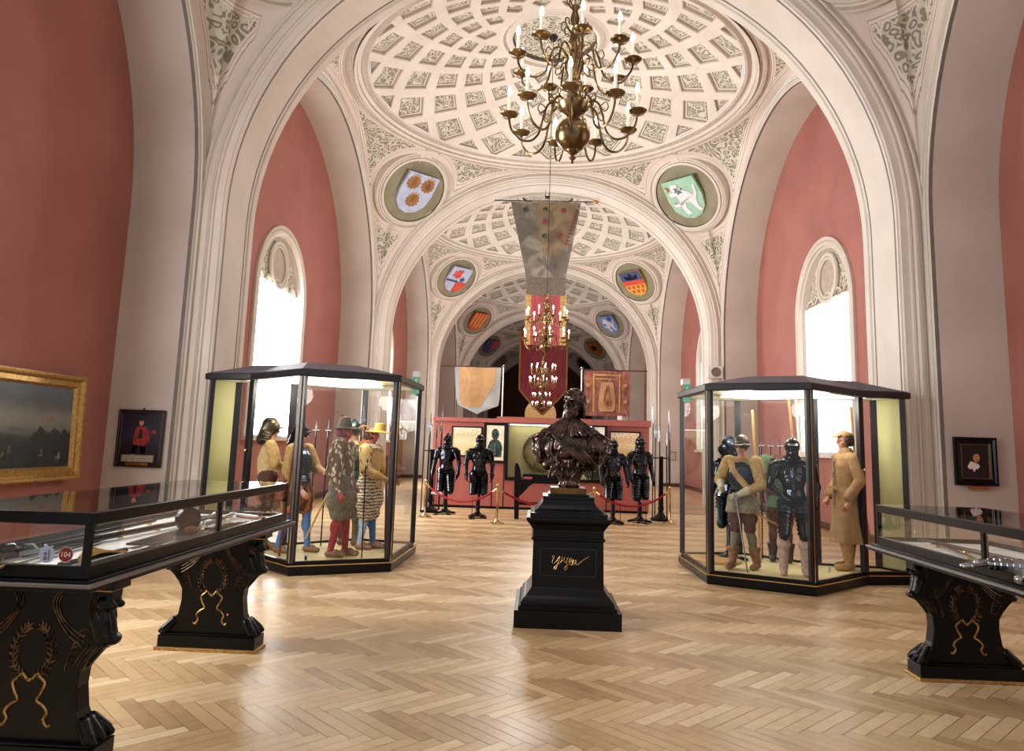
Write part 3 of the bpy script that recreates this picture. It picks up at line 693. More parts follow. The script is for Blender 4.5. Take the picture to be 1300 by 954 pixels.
# ------------------------------------------------------------------ table showcases on carved trestles
def spath(pts, n=10):   # smooth Catmull-Rom through points
    P = [Vector(p) for p in pts]; out = []
    for i in range(len(P)-1):
        a = P[max(i-1, 0)]; b = P[i]; c = P[i+1]; d = P[min(i+2, len(P)-1)]
        for k in range(n):
            t = k/n; out.append(.5*((2*b)+(c-a)*t+(2*a-5*b+4*c-d)*t*t+(3*b-a-3*c+d)*t*t*t))
    out.append(P[-1]); return out
def trestle(par, x, y):
    # origin at table; front face looks to -y
    H = .80
    m = Matrix.Translation((x, y, 0))
    half = [(.0, .10), (.335, .10), (.325, .14), (.27, .17), (.235, .24), (.22, .34), (.225, .41), (.26, .47), (.315, .525), (.335, .56), (.318, .60), (.325, .64), (.315, .68), (.335, .71), (.34, .80), (0, .80)]
    poly = half+[(-a, b) for a, b in half[::-1][1:-1]]
    b = MB(); b.prism(poly, -.05, .05, m)
    leg = mk('leg', b, 'black', par, bev=.008)
    b = MB(); b.box(-.345, .345, -.09, .09, .022, .10, 0, m); b.box(-.36, .36, -.105, .105, 0, .022, 1, m); b.box(-.335, .335, -.08, .08, .10, .112, 0, m)
    mk('plinth', b, ['black', 'gold'], leg, bev=.004)
    b = MB(); b.box(-.36, .36, -.07, .07, .775, .80, 0, m); b.box(-.345, .345, -.062, .062, .768, .776, 1, m)
    mk('top_block', b, ['black', 'gold'], leg, bev=.003)
    # carved griffin brackets, paws, wings
    for s in (-1, 1):
        b = MB(); g = MB()
        for yy in (-.03, .03):
            b.ell((x+s*.30, y+yy, .715), (.042, .035, .04)); b.ell((x+s*.335, y+yy, .70), (.028, .022, .018)); b.ell((x+s*.318, y+yy, .745), (.02, .02, .018))
        b.cap((x+s*.262, y, .73), (x+s*.275, y, .62), .045, .05); b.cap((x+s*.275, y, .64), (x+s*.30, y, .56), .06, .055)
        b.cap((x+s*.30, y, .575), (x+s*.335, y, .56), .04, .022); b.ell((x+s*.345, y, .548), (.026, .05, .026))
        b.cap((x+s*.29, y, .55), (x+s*.225, y, .44), .045, .025)
        mk('griffin_bracket', b, 'black', leg, rem=.007, sm=2); b = MB()
        for yy in (-.075, 0, .075):
            b.cap((x+s*.31, y+yy*.9, .135), (x+s*.335, y+yy*.95, .122), .026, .018)
            b.cap((x+s*.26, y+yy*.5, .19), (x+s*.31, y+yy*.9, .135), .03, .03)
        mk('lion_paw', b, 'black', leg, rem=.007, sm=2)
        # scroll lines and feather ribs in gilt on both faces
        for fy in (-1, 1):
            Y = y+fy*.053
            for k in range(3):
                d = k*.014
                g.tube([(px, Y, pz) for px, _, pz in [tuple(v) for v in spath([(x+s*(.125-d), 0, .765), (x+s*(.10-d), 0, .72), (x+s*(.115-d*.8), 0, .66), (x+s*(.17-d*.6), 0, .605-d), (x+s*(.235), 0, .565-d*1.6)], 6)]], .0035, 6)
            for k in range(7):
                a = k/6; x0 = .255-.01*k; z0 = .60-.025*k
                g.tube([tuple(v) for v in spath([(x+s*x0, Y, z0), (x+s*(x0-.035), Y-fy*.002, z0-.004), (x+s*(x0-.065+.005*k), Y, z0-.035)], 4)], .003, 5)
            for k in range(3):
                g.tube([tuple(v) for v in spath([(x+s*(.30-.02*k), Y, .53), (x+s*(.27-.022*k), Y, .49), (x+s*(.235-.02*k), Y, .45-.01*k)], 4)], .003, 5)
            for k in range(3):
                g.tube([tuple(v) for v in spath([(x+s*(.26+.012*k), Y, .76), (x+s*(.245+.012*k), Y, .70), (x+s*(.27+.012*k), Y, .65)], 4)], .0025, 5)
        mk('gilt_feathering', g, 'dullgilt', leg)
    # laurel wreath and ribbon on the front
    for fy in (-1, 1):
        Y = y+fy*.052; g = MB(); w = MB()
        for s in (-1, 1):
            stem = spath([(x+s*.015, Y, .375), (x+s*.07, Y, .42), (x+s*.088, Y, .50), (x+s*.06, Y, .575), (x+s*.03, Y, .605)], 6)
            w.tube(stem, .003, 5)
            for i in range(2, len(stem)-1, 2):
                p = stem[i]; d = (stem[min(i+1, len(stem)-1)]-stem[i-1]).normalized(); a = math.atan2(d.z, d.x)
                for q in (.75, -.75, 0):
                    aa = a+q; w.ell((p.x+.018*math.cos(aa), Y, p.z+.018*math.sin(aa)), (.019, .006, .0065), (0, -aa, 0), 8, 5)
            rb = spath([(x+s*.012, Y, .375), (x+s*.035, Y, .40), (x+s*.05, Y, .385), (x+s*.075, Y, .36), (x+s*.062, Y, .32), (x+s*.045, Y, .285), (x+s*.075, Y, .265), (x+s*.098, Y, .235), (x+s*.085, Y, .205), (x+s*.105, Y, .175), (x+s*.12, Y, .185)], 5)
            g.tube(rb, .0065, 6)
        g.ell((x, Y, .372), (.013, .008, .01))
        mk('laurel_wreath', w, 'dullgilt', leg, smooth=True); mk('ribbon', g, 'dimgold', leg, smooth=True)
    return leg
def table_case(label, x0, x1, y0, y1, legs, mull, lx):
    cx, cy = (x0+x1)/2, (y0+y1)/2
    t = thing('table_showcase', label, 'table showcase', (cx, cy, 0))
    X, Yh = (x1-x0)/2, (y1-y0)/2
    zb, zt = .84, 1.135
    b = MB(); b.box(-X-.055, X+.055, -Yh-.055, Yh+.055, .80, .818); b.box(-X-.06, X+.06, -Yh-.06, Yh+.06, .818, .832, 1); b.box(-X-.03, X+.03, -Yh-.03, Yh+.03, .832, .845)
    mk('shelf', b, ['black', 'line'], t, bev=.003)
    b = MB(); b.box(-X+.02, X-.02, -Yh+.02, Yh-.02, .845, .872); mk('display_bed', b, 'whitecard', t)
    def frame(z0, z1, w):
        b = MB(); b.box(-X, X, -Yh, -Yh+w, z0, z1); b.box(-X, X, Yh-w, Yh, z0, z1); b.box(-X, -X+w, -Yh+w, Yh-w, z0, z1); b.box(X-w, X, -Yh+w, Yh-w, z0, z1); return b
    mk('bottom_frame', frame(.845, .902, .03), 'black', t, bev=.004)
    mk('top_frame', frame(zt-.055, zt, .032), 'black', t, bev=.004)
    ps = [(-X+.016, -Yh+.016), (X-.016, -Yh+.016), (-X+.016, Yh-.016), (X-.016, Yh-.016)]
    for yy in mull: ps += [(-X+.012, yy-cy), (X-.012, yy-cy)]
    for px, py in ps: b = MB(); b.box(px-.014, px+.014, py-.014, py+.014, .9, zt-.05); mk('post', b, 'black', t)
    b = MB(); b.box(-X+.02, X-.02, -Yh+.02, Yh-.02, zt-.002, zt+.002); mk('glass_top', b, 'tglass', t)
    for a in ((-X+.006, -X+.006, -Yh, Yh), (X-.006, X-.006, -Yh, Yh), (-X, X, -Yh+.006, -Yh+.006), (-X, X, Yh-.006, Yh-.006)):
        b = MB(); b.add([(a[0], a[2], .9), (a[1], a[3], .9), (a[1], a[3], zt-.05), (a[0], a[2], zt-.05)], [(0, 1, 2, 3)]); mk('glass_side', b, 'tglass', t)
    for ly in legs: trestle(t, lx-cx, ly-cy)
    return t
TL = (-2.96, -2.135, 3.26, 5.86); TR = (2.40, 3.20, 3.1, 5.68)
tl = table_case('long black table showcase of old firearms standing on the left', *TL, (3.46, 5.33), (4.62,), -2.435)
tr = table_case('long black table showcase standing on the right edge', *TR, (3.4, 5.36), (4.36,), 2.82)
# stickers
t = thing('number_sticker', 'round dark red sticker reading 104 on the left table glass', 'sticker', (-2.235, 3.257, .952))
M['stickred'] = mat('dark_red_sticker', hx('8a1a24'), .4); M['stickblue'] = mat('pale_blue_sticker', hx('b4c8e6'), .4)
def disc(b, r, y, mi, n=28, cx=0, cz=0): b.add([(cx+r*math.cos(2*PI*i/n), y, cz+r*math.sin(2*PI*i/n)) for i in range(n)], [tuple(range(n))], mi)
b = MB(); disc(b, .034, -.001, 0); disc(b, .0315, -.0016, 1); disc(b, .029, -.0022, 0); mk('disc', b, ['whitecard', 'stickred'], t)
b = MB(); disc(b, .0305, -.0026, 0); mk('red_field', b, 'stickred', t)
cu = bpy.data.curves.new('digits', 'FONT'); cu.body = '104'; cu.size = .032; cu.align_x = 'CENTER'; cu.align_y = 'CENTER'; cu.extrude = .0004; cu.materials.append(M['whitecard'])
o0 = bpy.data.objects.new('digits_curve', cu); C.objects.link(o0); dg = bpy.context.evaluated_depsgraph_get(); me_ = bpy.data.meshes.new_from_object(o0.evaluated_get(dg)); bpy.data.objects.remove(o0)
o = bpy.data.objects.new('digits', me_); C.objects.link(o); o.parent = t; o.location = (0, -.0038, 0); o.rotation_euler = (PI/2, 0, 0)
t = thing('audio_sticker', 'round pale blue sticker beside the red 104 on the left table glass', 'sticker', (-2.322, 3.257, .95))
b = MB(); disc(b, .037, -.001, 0); mk('disc', b, 'stickblue', t)
b = MB(); b.box(-.012, .002, -.003, -.0015, -.026, -.008); disc(b, .007, -.003, 0, 16, -.005, .003); b.box(.008, .014, -.003, -.0015, -.025, .02); mk('symbol', b, 'line', t)
t = thing('pedestal_sticker', 'small round red sticker on the far carved leg of the left table', 'sticker', (-2.31, 5.276, .245))
b = MB(); disc(b, .011, 0, 0); mk('disc', b, 'stickred', t); b = MB(); disc(b, .004, -.001, 0); mk('dot', b, 'whitecard', t)
# ---- things in the tables
def longgun(loc, rz, L, label, stock='wood', zz=.0):
    t = thing('musket', label, 'musket', loc, rz)
    b = MB(); b.tube([(0, -L*.42, .03), (0, L*.55, .03)], [.013, .010], 10); b.tube([(0, L*.55, .03), (0, L*.56, .03)], .013, 10); mk('barrel', b, 'blacksteel', t, smooth=True)
    b = MB(); st = [(0, -L*.62, .018), (0, -L*.55, .018), (0, -L*.44, .022), (0, -L*.38, .02), (0, -L*.2, .016), (0, L*.45, .016)]
    b.tube(st, [.03, .045, .02, .018, .016, .009], 10, flat=.6); mk('stock', b, stock, t, smooth=True)
    b = MB(); b.box(.013, .019, -L*.42, -L*.3, .012, .035); b.tube(spath([(.022, -L*.36, .035), (.022, -L*.38, .06), (.022, -L*.41, .065)], 4), .005, 6); b.ell((.022, -L*.33, .04), (.006, .014, .012)); mk('lock', b, 'steel', t)
    b = MB(); b.tube(spath([(0, -L*.40, .004), (.0, -L*.37, -.001+.004), (.0, -L*.33, .006)], 5), .003, 6)
    for f in (.0, .2, .4): b.tube([(0, L*f, .008), (0, L*f+.012, .008)], .017, 10)
    mk('fittings', b, 'brass', t)
    return t
Z0 = .873
longgun((-2.62, 4.35, Z0), R(-4), 1.9, 'long dark musket lying along the middle of the left table showcase', 'darkwood')
longgun((-2.78, 4.3, Z0), R(2), 1.8, 'brown stocked musket lying at the back of the left table showcase')
longgun((-2.42, 5.2, Z0), R(8), .95, 'short inlaid wheel-lock gun at the far end of the left table', 'wood')
def spear(loc, rz, label, L=.62):
    t = thing('spearhead', label, 'spearhead', loc, rz)
    b = MB(); b.tube([(0, -L, .014), (0, 0, .014)], .013, 8); mk('socket', b, 'blacksteel', t, smooth=True)
    b = MB(); b.add([(0, 0, .02), (.03, .07, .014), (0, .24, .014), (-.03, .07, .014), (0, .07, .022), (0, .07, .006)], [(0, 1, 4), (1, 2, 4), (2, 3, 4), (3, 0, 4), (0, 5, 1), (1, 5, 2), (2, 5, 3), (3, 5, 0)]); mk('blade', b, 'blacksteel', t)
    return t
spear((-2.215, 3.98, Z0), R(2), 'dark iron spearhead near the front corner of the left table')
spear((-2.30, 3.86, Z0), R(-3), 'slim dark spearhead lying beside the larger one in the left table', .5)
t = thing('framed_document', 'flat dark framed sheet lying under glass in the left table', 'framed document', (-2.33, 4.45, Z0), R(3))
b = MB(); b.box(-.13, .13, -.34, .34, 0, .012); mk('frame', b, 'blackmet', t, bev=.003)
b = MB(); b.box(-.11, .11, -.32, .32, .012, .014); mk('sheet', b, M['steel'], t)
t = thing('powder_flask', 'round dark powder flask standing in the middle of the left table', 'powder flask', (-2.42, 4.78, Z0+.075), R(20))
b = MB(); b.lathe([(.01, -.03), (.06, -.028), (.08, 0), (.06, .028), (.01, .03)], n=24, mt=Matrix.Rotation(PI/2, 4, 'X')); mk('body', b, 'blacksteel', t, smooth=True)
b = MB(); b.lathe([(.012, 0), (.02, .02), (.012, .05), (.03, .1)], n=12, mt=Matrix.Translation((.07, 0, 0)) @ Matrix.Rotation(R(75), 4, 'Y')); mk('spout', b, 'steel', t, smooth=True)
t = thing('bandolier', 'string of small dark powder charges on the left table bed', 'bandolier', (-2.27, 5.05, Z0), R(-10))
b = MB(); b.tube(spath([(0, -.25, .006), (.04, -.1, .006), (-.02, .1, .006), (.02, .3, .006)], 6), .006, 6); mk('cord', b, 'buff', t)
for i in range(9):
    b = MB(); b.cap((.03*math.sin(i), -.24+i*.062, .014), (.05+.03*math.sin(i), -.23+i*.062, .014), .011, .01, 8); mk('charge', b, 'darkwood', t)
t = thing('pistol', 'wooden pistol with pale inlay at the far end of the left table', 'pistol', (-2.25, 5.52, Z0), R(60))
b = MB(); b.tube([(0, -.02, .03), (0, .3, .03)], .009, 8); mk('barrel', b, 'steel', t)
b = MB(); b.tube(spath([(0, .22, .02), (0, 0, .02), (-.02, -.08, .02), (-.07, -.15, .02)], 5), .016, 8); b.ell((-.075, -.16, .022), .024); mk('stock', b, 'wood', t, smooth=True)
t = thing('straw_cord_bundle', 'bundle of pale cord near the front corner of the left table', 'cord bundle', (-2.3, 3.62, Z0))
for k in range(5):
    b = MB(); b.tube(spath([(0, -.16, .01+k*.006), (.02-k*.012, -.05, .04+.006*k), (.03-k*.014, .08, .03), (.02, .2, .01)], 5), .006, 6); mk('strand', b, 'straw', t)
for (x, y, rz, lb) in ((-2.55, 3.62, 6, 'straight dark sword lying nearest the front of the left table'), (-2.7, 3.75, -5, 'long sword with brass hilt at the back corner of the left table'), (2.62, 4.95, -12, 'dark scabbarded sword lying in the right table showcase')):
    t = thing('sword', lb, 'sword', (x, y, Z0), R(rz))
    b = MB(); b.box(-.012, .012, -.3, .5, .008, .014); mk('blade', b, 'steel', t)
    b = MB(); b.tube([(0, -.42, .015), (0, -.3, .015)], .012, 8); b.ell((0, -.435, .018), .018); b.tube([(-.07, -.3, .018), (.07, -.3, .018)], .007, 6); mk('hilt', b, 'brass', t)
longgun((2.72, 4.75, Z0), R(4), 1.5, 'reddish wooden gun lying in the right table showcase', 'wood')
t = thing('gauntlet', 'ribbed steel gauntlet behind the post of the right table', 'gauntlet', (2.52, 4.2, Z0+.05), R(70))
b = MB(); b.lames((0, 0, 0), (0, .2, .0), .05, .035, 7, 14, sy=.8); mk('cuff', b, 'steel', t)
b = MB()
for i in range(4): b.cap((-.03+i*.02, .2, 0), (-.035+i*.023, .3-.01*abs(i-1.5), -.02), .011, .009, 8)
b.cap((-.04, .18, 0), (-.075, .25, -.01), .012, .01, 8); b.ell((0, .2, 0), (.045, .04, .022)); mk('fingers', b, 'steel', t, smooth=True)
t = thing('silver_mounted_pistol', 'silver mounted pistol near the front of the right table', 'pistol', (2.5, 3.95, Z0), R(-50))
b = MB(); b.tube([(0, 0, .03), (0, .32, .03)], .011, 8); mk('barrel', b, 'steel', t)
b = MB(); b.tube(spath([(0, .2, .02), (0, 0, .02), (-.03, -.1, .02), (-.09, -.15, .02)], 5), .018, 8); mk('stock', b, 'darkwood', t, smooth=True)
b = MB(); b.ell((-.095, -.155, .024), (.026, .03, .024)); b.ell((.015, .03, .04), (.02, .04, .015)); mk('silver_mounts', b, 'steel', t, smooth=True)
# ------------------------------------------------------------------ pedestal and bust
PX = .1285; 
t = thing('stepped_pedestal', 'tall stepped black pedestal with a gold signature carrying the bronze bust', 'pedestal', (.131, 6.70, 0))
def tier(b, prof, mi=0):
    for (h0, z0), (h1, z1) in zip(prof[:-1], prof[1:]):
        for i in range(4):
            a, c = PI/4+i*PI/2, PI/4+(i+1)*PI/2; q = math.sqrt(2)
            b.add([(h0*q*math.cos(a), h0*q*math.sin(a), z0), (h0*q*math.cos(c), h0*q*math.sin(c), z0), (h1*q*math.cos(c), h1*q*math.sin(c), z1), (h1*q*math.cos(a), h1*q*math.sin(a), z1)], [(0, 1, 2, 3)], mi)
    for (h, z) in (prof[0], prof[-1]): b.add([(-h, -h, z), (h, -h, z), (h, h, z), (-h, h, z)], [(0, 1, 2, 3)], mi)
b = MB(); tier(b, [(.445, 0), (.445, .14)]); mk('base_slab', b, 'black', t, bev=.004)
b = MB(); tier(b, [(.412, .14), (.412, .165), (.392, .175), (.392, .195), (.375, .215), (.372, .225), (.35, .245), (.325, .275), (.31, .30), (.305, .305)]); mk('moulded_foot', b, 'black', t)
b = MB(); tier(b, [(.305, .305), (.300, .69), (.315, .70), (.315, .715), (.300, .72), (.302, .785), (.31, .79), (.325, .815), (.335, .83), (.35, .845), (.362, .865), (.362, .885)]); sh = mk('shaft', b, 'black', t)
b = MB(); Y = -.3045
for a in ((-.24, .24, .40, .406), (-.24, .24, .624, .63), (-.24, -.234, .40, .63), (.234, .24, .40, .63)): b.box(a[0], a[1], Y-.004, Y+.004, a[2], a[3])
mk('panel_border', b, 'blackmet', sh)
b = MB(); tier(b, [(.33, .885), (.33, .925), (.30, .93), (.295, .94), (.27, .955), (.24, .985), (.225, 1.015), (.222, 1.03), (.225, 1.035), (.225, 1.06), (.18, 1.062), (.18, 1.078)]); mk('upper_steps', b, 'black', t)
b = MB(); tier(b, [(.158, 1.078), (.158, 1.13)]); mk('bronze_plinth', b, 'bronzeplinth', t, bev=.003)
# signature: looping gilt line
def G(pts): return [tuple(v) for v in spath([(x, Y-.004, z) for x, z in pts], 7)]
b = MB()
for s_ in ([(-.135, .560), (-.125, .569), (-.118, .560), (-.128, .535), (-.132, .512), (-.118, .508), (-.098, .525), (-.08, .553), (-.068, .568), (-.074, .545), (-.088, .50), (-.102, .463), (-.118, .458), (-.112, .475), (-.085, .50), (-.06, .52), (-.048, .535)],
           [(-.048, .565), (-.055, .54), (-.048, .53), (-.036, .545), (-.028, .56), (-.034, .53), (-.022, .515), (-.005, .54), (.002, .558), (-.008, .55), (-.012, .52), (-.006, .48), (-.02, .455), (-.03, .465), (-.012, .49), (.012, .505)],
           [(-.01, .525), (.02, .52), (.03, .545), (.018, .55), (.012, .52), (.024, .495), (.04, .51), (.05, .535), (.042, .54), (.036, .515), (.05, .50), (.068, .52), (.07, .54), (.06, .52), (.08, .50), (.12, .535), (.178, .572)]):
    b.tube(G(s_), .0028, 5)
mk('gilt_signature', b, 'gold', sh)
def bust():
    t = thing('bronze_bust', 'dark bronze bust of a bearded man with lace collar and sash', 'bust', (.14, 6.70, 1.131))
    b = MB(); r = random.Random(5)
    # torso, front is -y
    b.ell((0, 0, .36), (.215, .145, .17)); b.ell((-.07, -.05, .36), (.115, .11, .14)); b.ell((.07, -.045, .36), (.115, .10, .14)); b.ell((0, 0, .24), (.165, .125, .14)); b.cap((-.13, .015, .465), (.13, .015, .465), .085, .085)
    for s in (-1, 1):
        b.cap((s*.20, .0, .45), (s*.265, -.0, .36), .085, .082); b.ell((s*.285, -.0, .41), (.06, .085, .065)); b.ell((s*.285, -.01, .32), (.058, .08, .06)); b.ell((s*.262, -.01, .245), (.05, .065, .05)); b.ell((s*.21, -.01, .19), (.05, .06, .05))
        for k in range(8):
            a = -1.2+k*.3; b.cap((s*(.315-.02*abs(a)), .075*math.sin(a)-.0, .43), (s*(.30-.03*abs(a)), .09*math.sin(a), .26), .013, .015, 8)
        b.tube(spath([(s*.23, -.095, .49), (s*.295, -.085, .46), (s*.345, -.02, .43), (s*.33, .05, .44)], 5), .016, 8)
    b.cap((0, 0, .22), (0, .0, .06), .145, .07); b.cap((0, 0, .08), (0, 0, .03), .075, .095); b.ell((0, 0, .015), (.105, .09, .025))
    for k in range(14):
        a = 2*PI*k/14; b.cap((.065*math.cos(a), .06*math.sin(a), .02), (.105*math.cos(a), .09*math.sin(a), .13), .016, .024, 8)
        b.cap((.10*math.cos(a+.2), .085*math.sin(a+.2), .11), (.165*math.cos(a+.2), .12*math.sin(a+.2), .20), .022, .02, 8)
    for k in range(8):   # sash folds from his right shoulder down to the left
        d = k*.021-.075
        b.tube(spath([(-.13+d*.8, -.085, .50), (-.07+d, -.15, .44), (.03+d, -.175, .34), (.13+d*.9, -.15, .24), (.20+d*.6, -.085, .19)], 5), .010+.005*(k % 2), 8)
    for s in (-1, 1): b.ell((s*.17, .0, .34), (.09, .10, .13)); b.ell((s*.15, .0, .24), (.07, .09, .09))
    for k in range(34):
        a = r.uniform(PI*.9, PI*2.1); z = r.uniform(.14, .28); R_ = .12+z*.35
        p = Vector((R_*math.cos(a), R_*.75*math.sin(a), z)); q = p+Vector((r.uniform(-.05, .05), r.uniform(-.02, .02), -.07)); b.cap(p, q, .015, .010, 8)
    b.cap((-.05, -.12, .40), (-.06, -.165, .30), .03, .05); b.tube(spath([(-.155, -.12, .42), (-.17, -.13, .32), (-.12, -.135, .22)], 5), .012, 8)
    # lace collar lying over the shoulders
    for k in range(30):
        a = 2*PI*k/30; x, y = math.cos(a), math.sin(a); L = .175+(.02 if k % 2 else 0)+.05*abs(x)
        b.cap((x*.07, y*.06+.0, .60), (x*L*.9, y*L*.62-.02*(y < 0), .505-.03*(y < -.3)), .024, .018, 8)
        b.ell((x*(L*.9+.012), y*(L*.62+.01)-.02*(y < 0), .495-.03*(y < -.3)), .017, None, 8, 5)
    b.cap((0, .01, .50), (0, .0, .66), .085, .068)
    # head, then turned to his right
    h = MB(); hz = .745
    h.ell((0, .01, hz+.035), (.086, .106, .095)); h.ell((0, -.028, hz-.03), (.068, .076, .08)); h.ell((0, -.05, hz-.075), (.048, .052, .04))
    h.cap((0, -.11, hz+.032), (0, -.146, hz-.012), .013, .019, 10); h.ell((0, -.116, hz-.02), (.025, .015, .011)); h.ell((0, -.085, hz+.06), (.055, .03, .035))
    for s in (-1, 1):
        h.ell((s*.036, -.103, hz+.040), (.031, .02, .010), (0, s*.15, 0)); h.ell((s*.035, -.088, hz+.012), (.015, .012, .008)); h.ell((s*.048, -.078, hz-.02), (.024, .022, .024))
        h.ell((s*.086, .01, hz), (.012, .02, .03)); h.cap((0, -.122, hz-.038), (s*.052, -.10, hz-.04), .014, .006, 8)
    h.cap((0, -.095, hz-.065), (0, -.10, hz-.15), .034, .012, 10); h.cap((0, -.06, hz-.085), (0, -.08, hz-.12), .05, .028)
    for k in range(190):
        a = r.uniform(0, 2*PI); e = r.uniform(-.35, 1.45)
        x, y, z = .092*math.cos(e)*math.cos(a), .108*math.cos(e)*math.sin(a)+.012, hz+.042+.096*math.sin(e)
        if y < -.035 and z < hz+.098: continue
        if z < hz-.02 and y < .0: continue
        h.ell((x, y, z), (.018, .015, .012), (r.uniform(0, 3), r.uniform(0, 3), 0), 8, 5)
    for k in range(60):
        a = r.uniform(.1, PI-.1); h.ell((.082*math.cos(a), .06*math.sin(a)+.03, hz-.02-r.uniform(0, .09)), (.02, .018, .018), None, 8, 5)
    for k in range(34):
        a = r.uniform(PI*1.08, PI*1.92); h.ell((.062*math.cos(a), .066*math.sin(a)-.03, hz-.078+r.uniform(-.014, .014)), (.014, .012, .016), None, 8, 5)
    h.xf(Matrix.Rotation(R(-28), 4, 'Z') @ Matrix.Rotation(R(3), 4, 'Y')); b.add(h.v, h.f)
    o = mk('figure', b, 'bronze', t, rem=.0055, sm=2)
    tx = bpy.data.textures.new('drape', 'CLOUDS'); tx.noise_scale = .02
    d = o.modifiers.new('d', 'DISPLACE'); d.texture = tx; d.strength = .004; d.mid_level = .5
    return t
bust()
# ------------------------------------------------------------------ paintings
def paintmat(name, stops, sc=(1, 1, 1), scale=3, zr=1., distort=.5, amp=.35):
    """vertical tone sequence broken up by noise"""
    m, nt, b = base(name, (.1, .1, .1), .35)
    tc = nt.nodes.new('ShaderNodeTexCoord'); se = nt.nodes.new('ShaderNodeSeparateXYZ'); nt.links.new(tc.outputs['Generated'], se.inputs[0])
    n = nd(nt, 'ShaderNodeTexNoise', Scale=scale, Detail=7, Distortion=distort); mp = nt.nodes.new('ShaderNodeMapping'); mp.inputs['Scale'].default_value = sc
    nt.links.new(tc.outputs['Generated'], mp.inputs[0]); nt.links.new(mp.outputs[0], n.inputs['Vector'])
    a = nd(nt, 'ShaderNodeMath', operation='MULTIPLY_ADD'); a.inputs[1].default_value = amp; nt.links.new(n.outputs['Fac'], a.inputs[0])
    s = nd(nt, 'ShaderNodeMath', operation='SUBTRACT'); s.inputs[1].default_value = amp*.5; nt.links.new(se.outputs['Z'], s.inputs[0]); nt.links.new(s.outputs[0], a.inputs[2])
    nt.links.new(ramp(nt, a.outputs[0], stops), b.inputs['Base Color']); return m
M['battle'] = paintmat('battle_landscape_paint', [(0, hx('1a1d1c')), (.28, hx('22252a')), (.38, hx('30322f')), (.48, hx('6b6c66')), (.62, hx('77776f')), (.8, hx('4d5458')), (1, hx('5a6878'))], (1, 2, 1), 5)
M['portL'] = paintmat('dark_portrait_paint', [(0, hx('17101a')), (.3, hx('1f1622')), (.6, hx('2c2c3e')), (1, hx('1c1c2c'))], (2, 1, 1), 4)
M['portR'] = paintmat('near_black_portrait_paint', [(0, hx('12100f')), (.4, hx('17130f')), (1, hx('0b0a0c'))], (1, 1, 1), 3)
M['engr'] = paintmat('ochre_engraving', [(0, hx('d8c99a')), (.35, hx('cdb886')), (.5, hx('e0d4ac')), (.7, hx('b9ab80')), (1, hx('e6ddc0'))], (3, 1, 3), 6, amp=1.2)
M['engr2'] = paintmat('warm_battle_print', [(0, hx('d9c08a')), (.35, hx('c69a6a')), (.55, hx('e4d4a4')), (.75, hx('cf9f70')), (1, hx('f0e8cc'))], (3, 1, 3), 7, amp=1.1)
def frame_obj(b, w, h, fw, dp, prof=None):
    """moulded frame lying in xz, front -y"""
    prof = prof or [(0, 0), (0, -dp), (.25, -dp), (.45, -dp*.6), (.8, -dp*.75), (1, -dp*.35), (1, 0)]
    W, H = w/2, h/2; rg = []
    for t_, y in prof:
        o = t_*fw; rg.append([(-W+o, y, -H+o), (W-o, y, -H+o), (W-o, y, H-o), (-W+o, y, H-o)])
    for i in range(len(rg)-1):
        for j in range(4): b.add([rg[i][j], rg[i][(j+1) % 4], rg[i+1][(j+1) % 4], rg[i+1][j]], [(0, 1, 2, 3)])
    return b
def painting(name, label, cat, loc, rz, w, h, fw, dp, fm, cm, tilt=0):
    t = thing(name, label, cat, loc, rz); t.rotation_euler = (tilt, 0, rz)
    mk('frame', frame_obj(MB(), w, h, fw, dp), fm, t)
    b = MB(); b.box(-w/2+fw*.95, w/2-fw*.95, -dp*.35, -dp*.05, -h/2+fw*.95, h/2-fw*.95); cv = mk('canvas', b, cm, t)
    b = MB(); b.box(-w/2+.01, w/2-.01, -.006, 0, -h/2+.01, h/2-.01); mk('backboard', b, 'darkwood', t)
    return t, cv
# large gilt battle painting on the left wall (far end at y 8.47)
t, cv = painting('battle_painting', 'large gilt framed battle landscape hanging on the left red wall', 'painting', (-5.60, 7.32, 1.53), PI/2, 2.26, 1.18, .15, .09, 'gold', 'battle', R(-2))
b = MB()
for (w2, h2) in ((2.26, 1.18),):
    for i in range(140):
        for s in (-1, 1): b.ell((-w2/2+.02+i*(w2-.04)/139, -.092, s*(h2/2-.02)), (.009, .008, .012), None, 6, 4)
    for i in range(72):
        for s in (-1, 1): b.ell((s*(w2/2-.02), -.092, -h2/2+.02+i*(h2-.04)/71), (.012, .008, .009), None, 6, 4)
mk('beaded_edge', b, 'gold', t)
b = MB(); r = random.Random(2)
for k in range(60):
    x = r.uniform(-.93, .93); z = -.40+r.uniform(0, .16); b.add([(x+px*.03, -.033, z+pz*.04) for px, pz in ((-1, -1), (1, -1), (.7, .6), (0, 1.2), (-.8, .5))], [(0, 1, 2, 3, 4)], 0 if r.random() < .8 else 1)
b.add([(.62+.045*math.cos(a)*(1+.5*math.sin(5*a)), -.033, .06+.06*math.sin(a)*(1+.35*math.sin(7*a))) for a in [2*PI*i/28 for i in range(28)]], [tuple(range(16))], 2)
for q in range(16): rq = r.uniform(.03, .09); hq = r.uniform(-.18, -.08); b.add([(.38+q*.036+rq*math.cos(a)*(1+.3*math.sin(5*a+q)), -.0325-.00002*q, hq+rq*1.1*math.sin(a)*(1+.3*math.sin(4*a))) for a in [2*PI*i/16 for i in range(16)]], [tuple(range(16))], 0)
M['fireglow'] = mat('painted_fire_glow', hx('8a6a4c'), .5)
M['treepaint'] = mat('painted_dark_trees', hx('24262a'), .5)
mk('painted_figures', b, ['treepaint', 'grey_suede', 'fireglow'], cv)
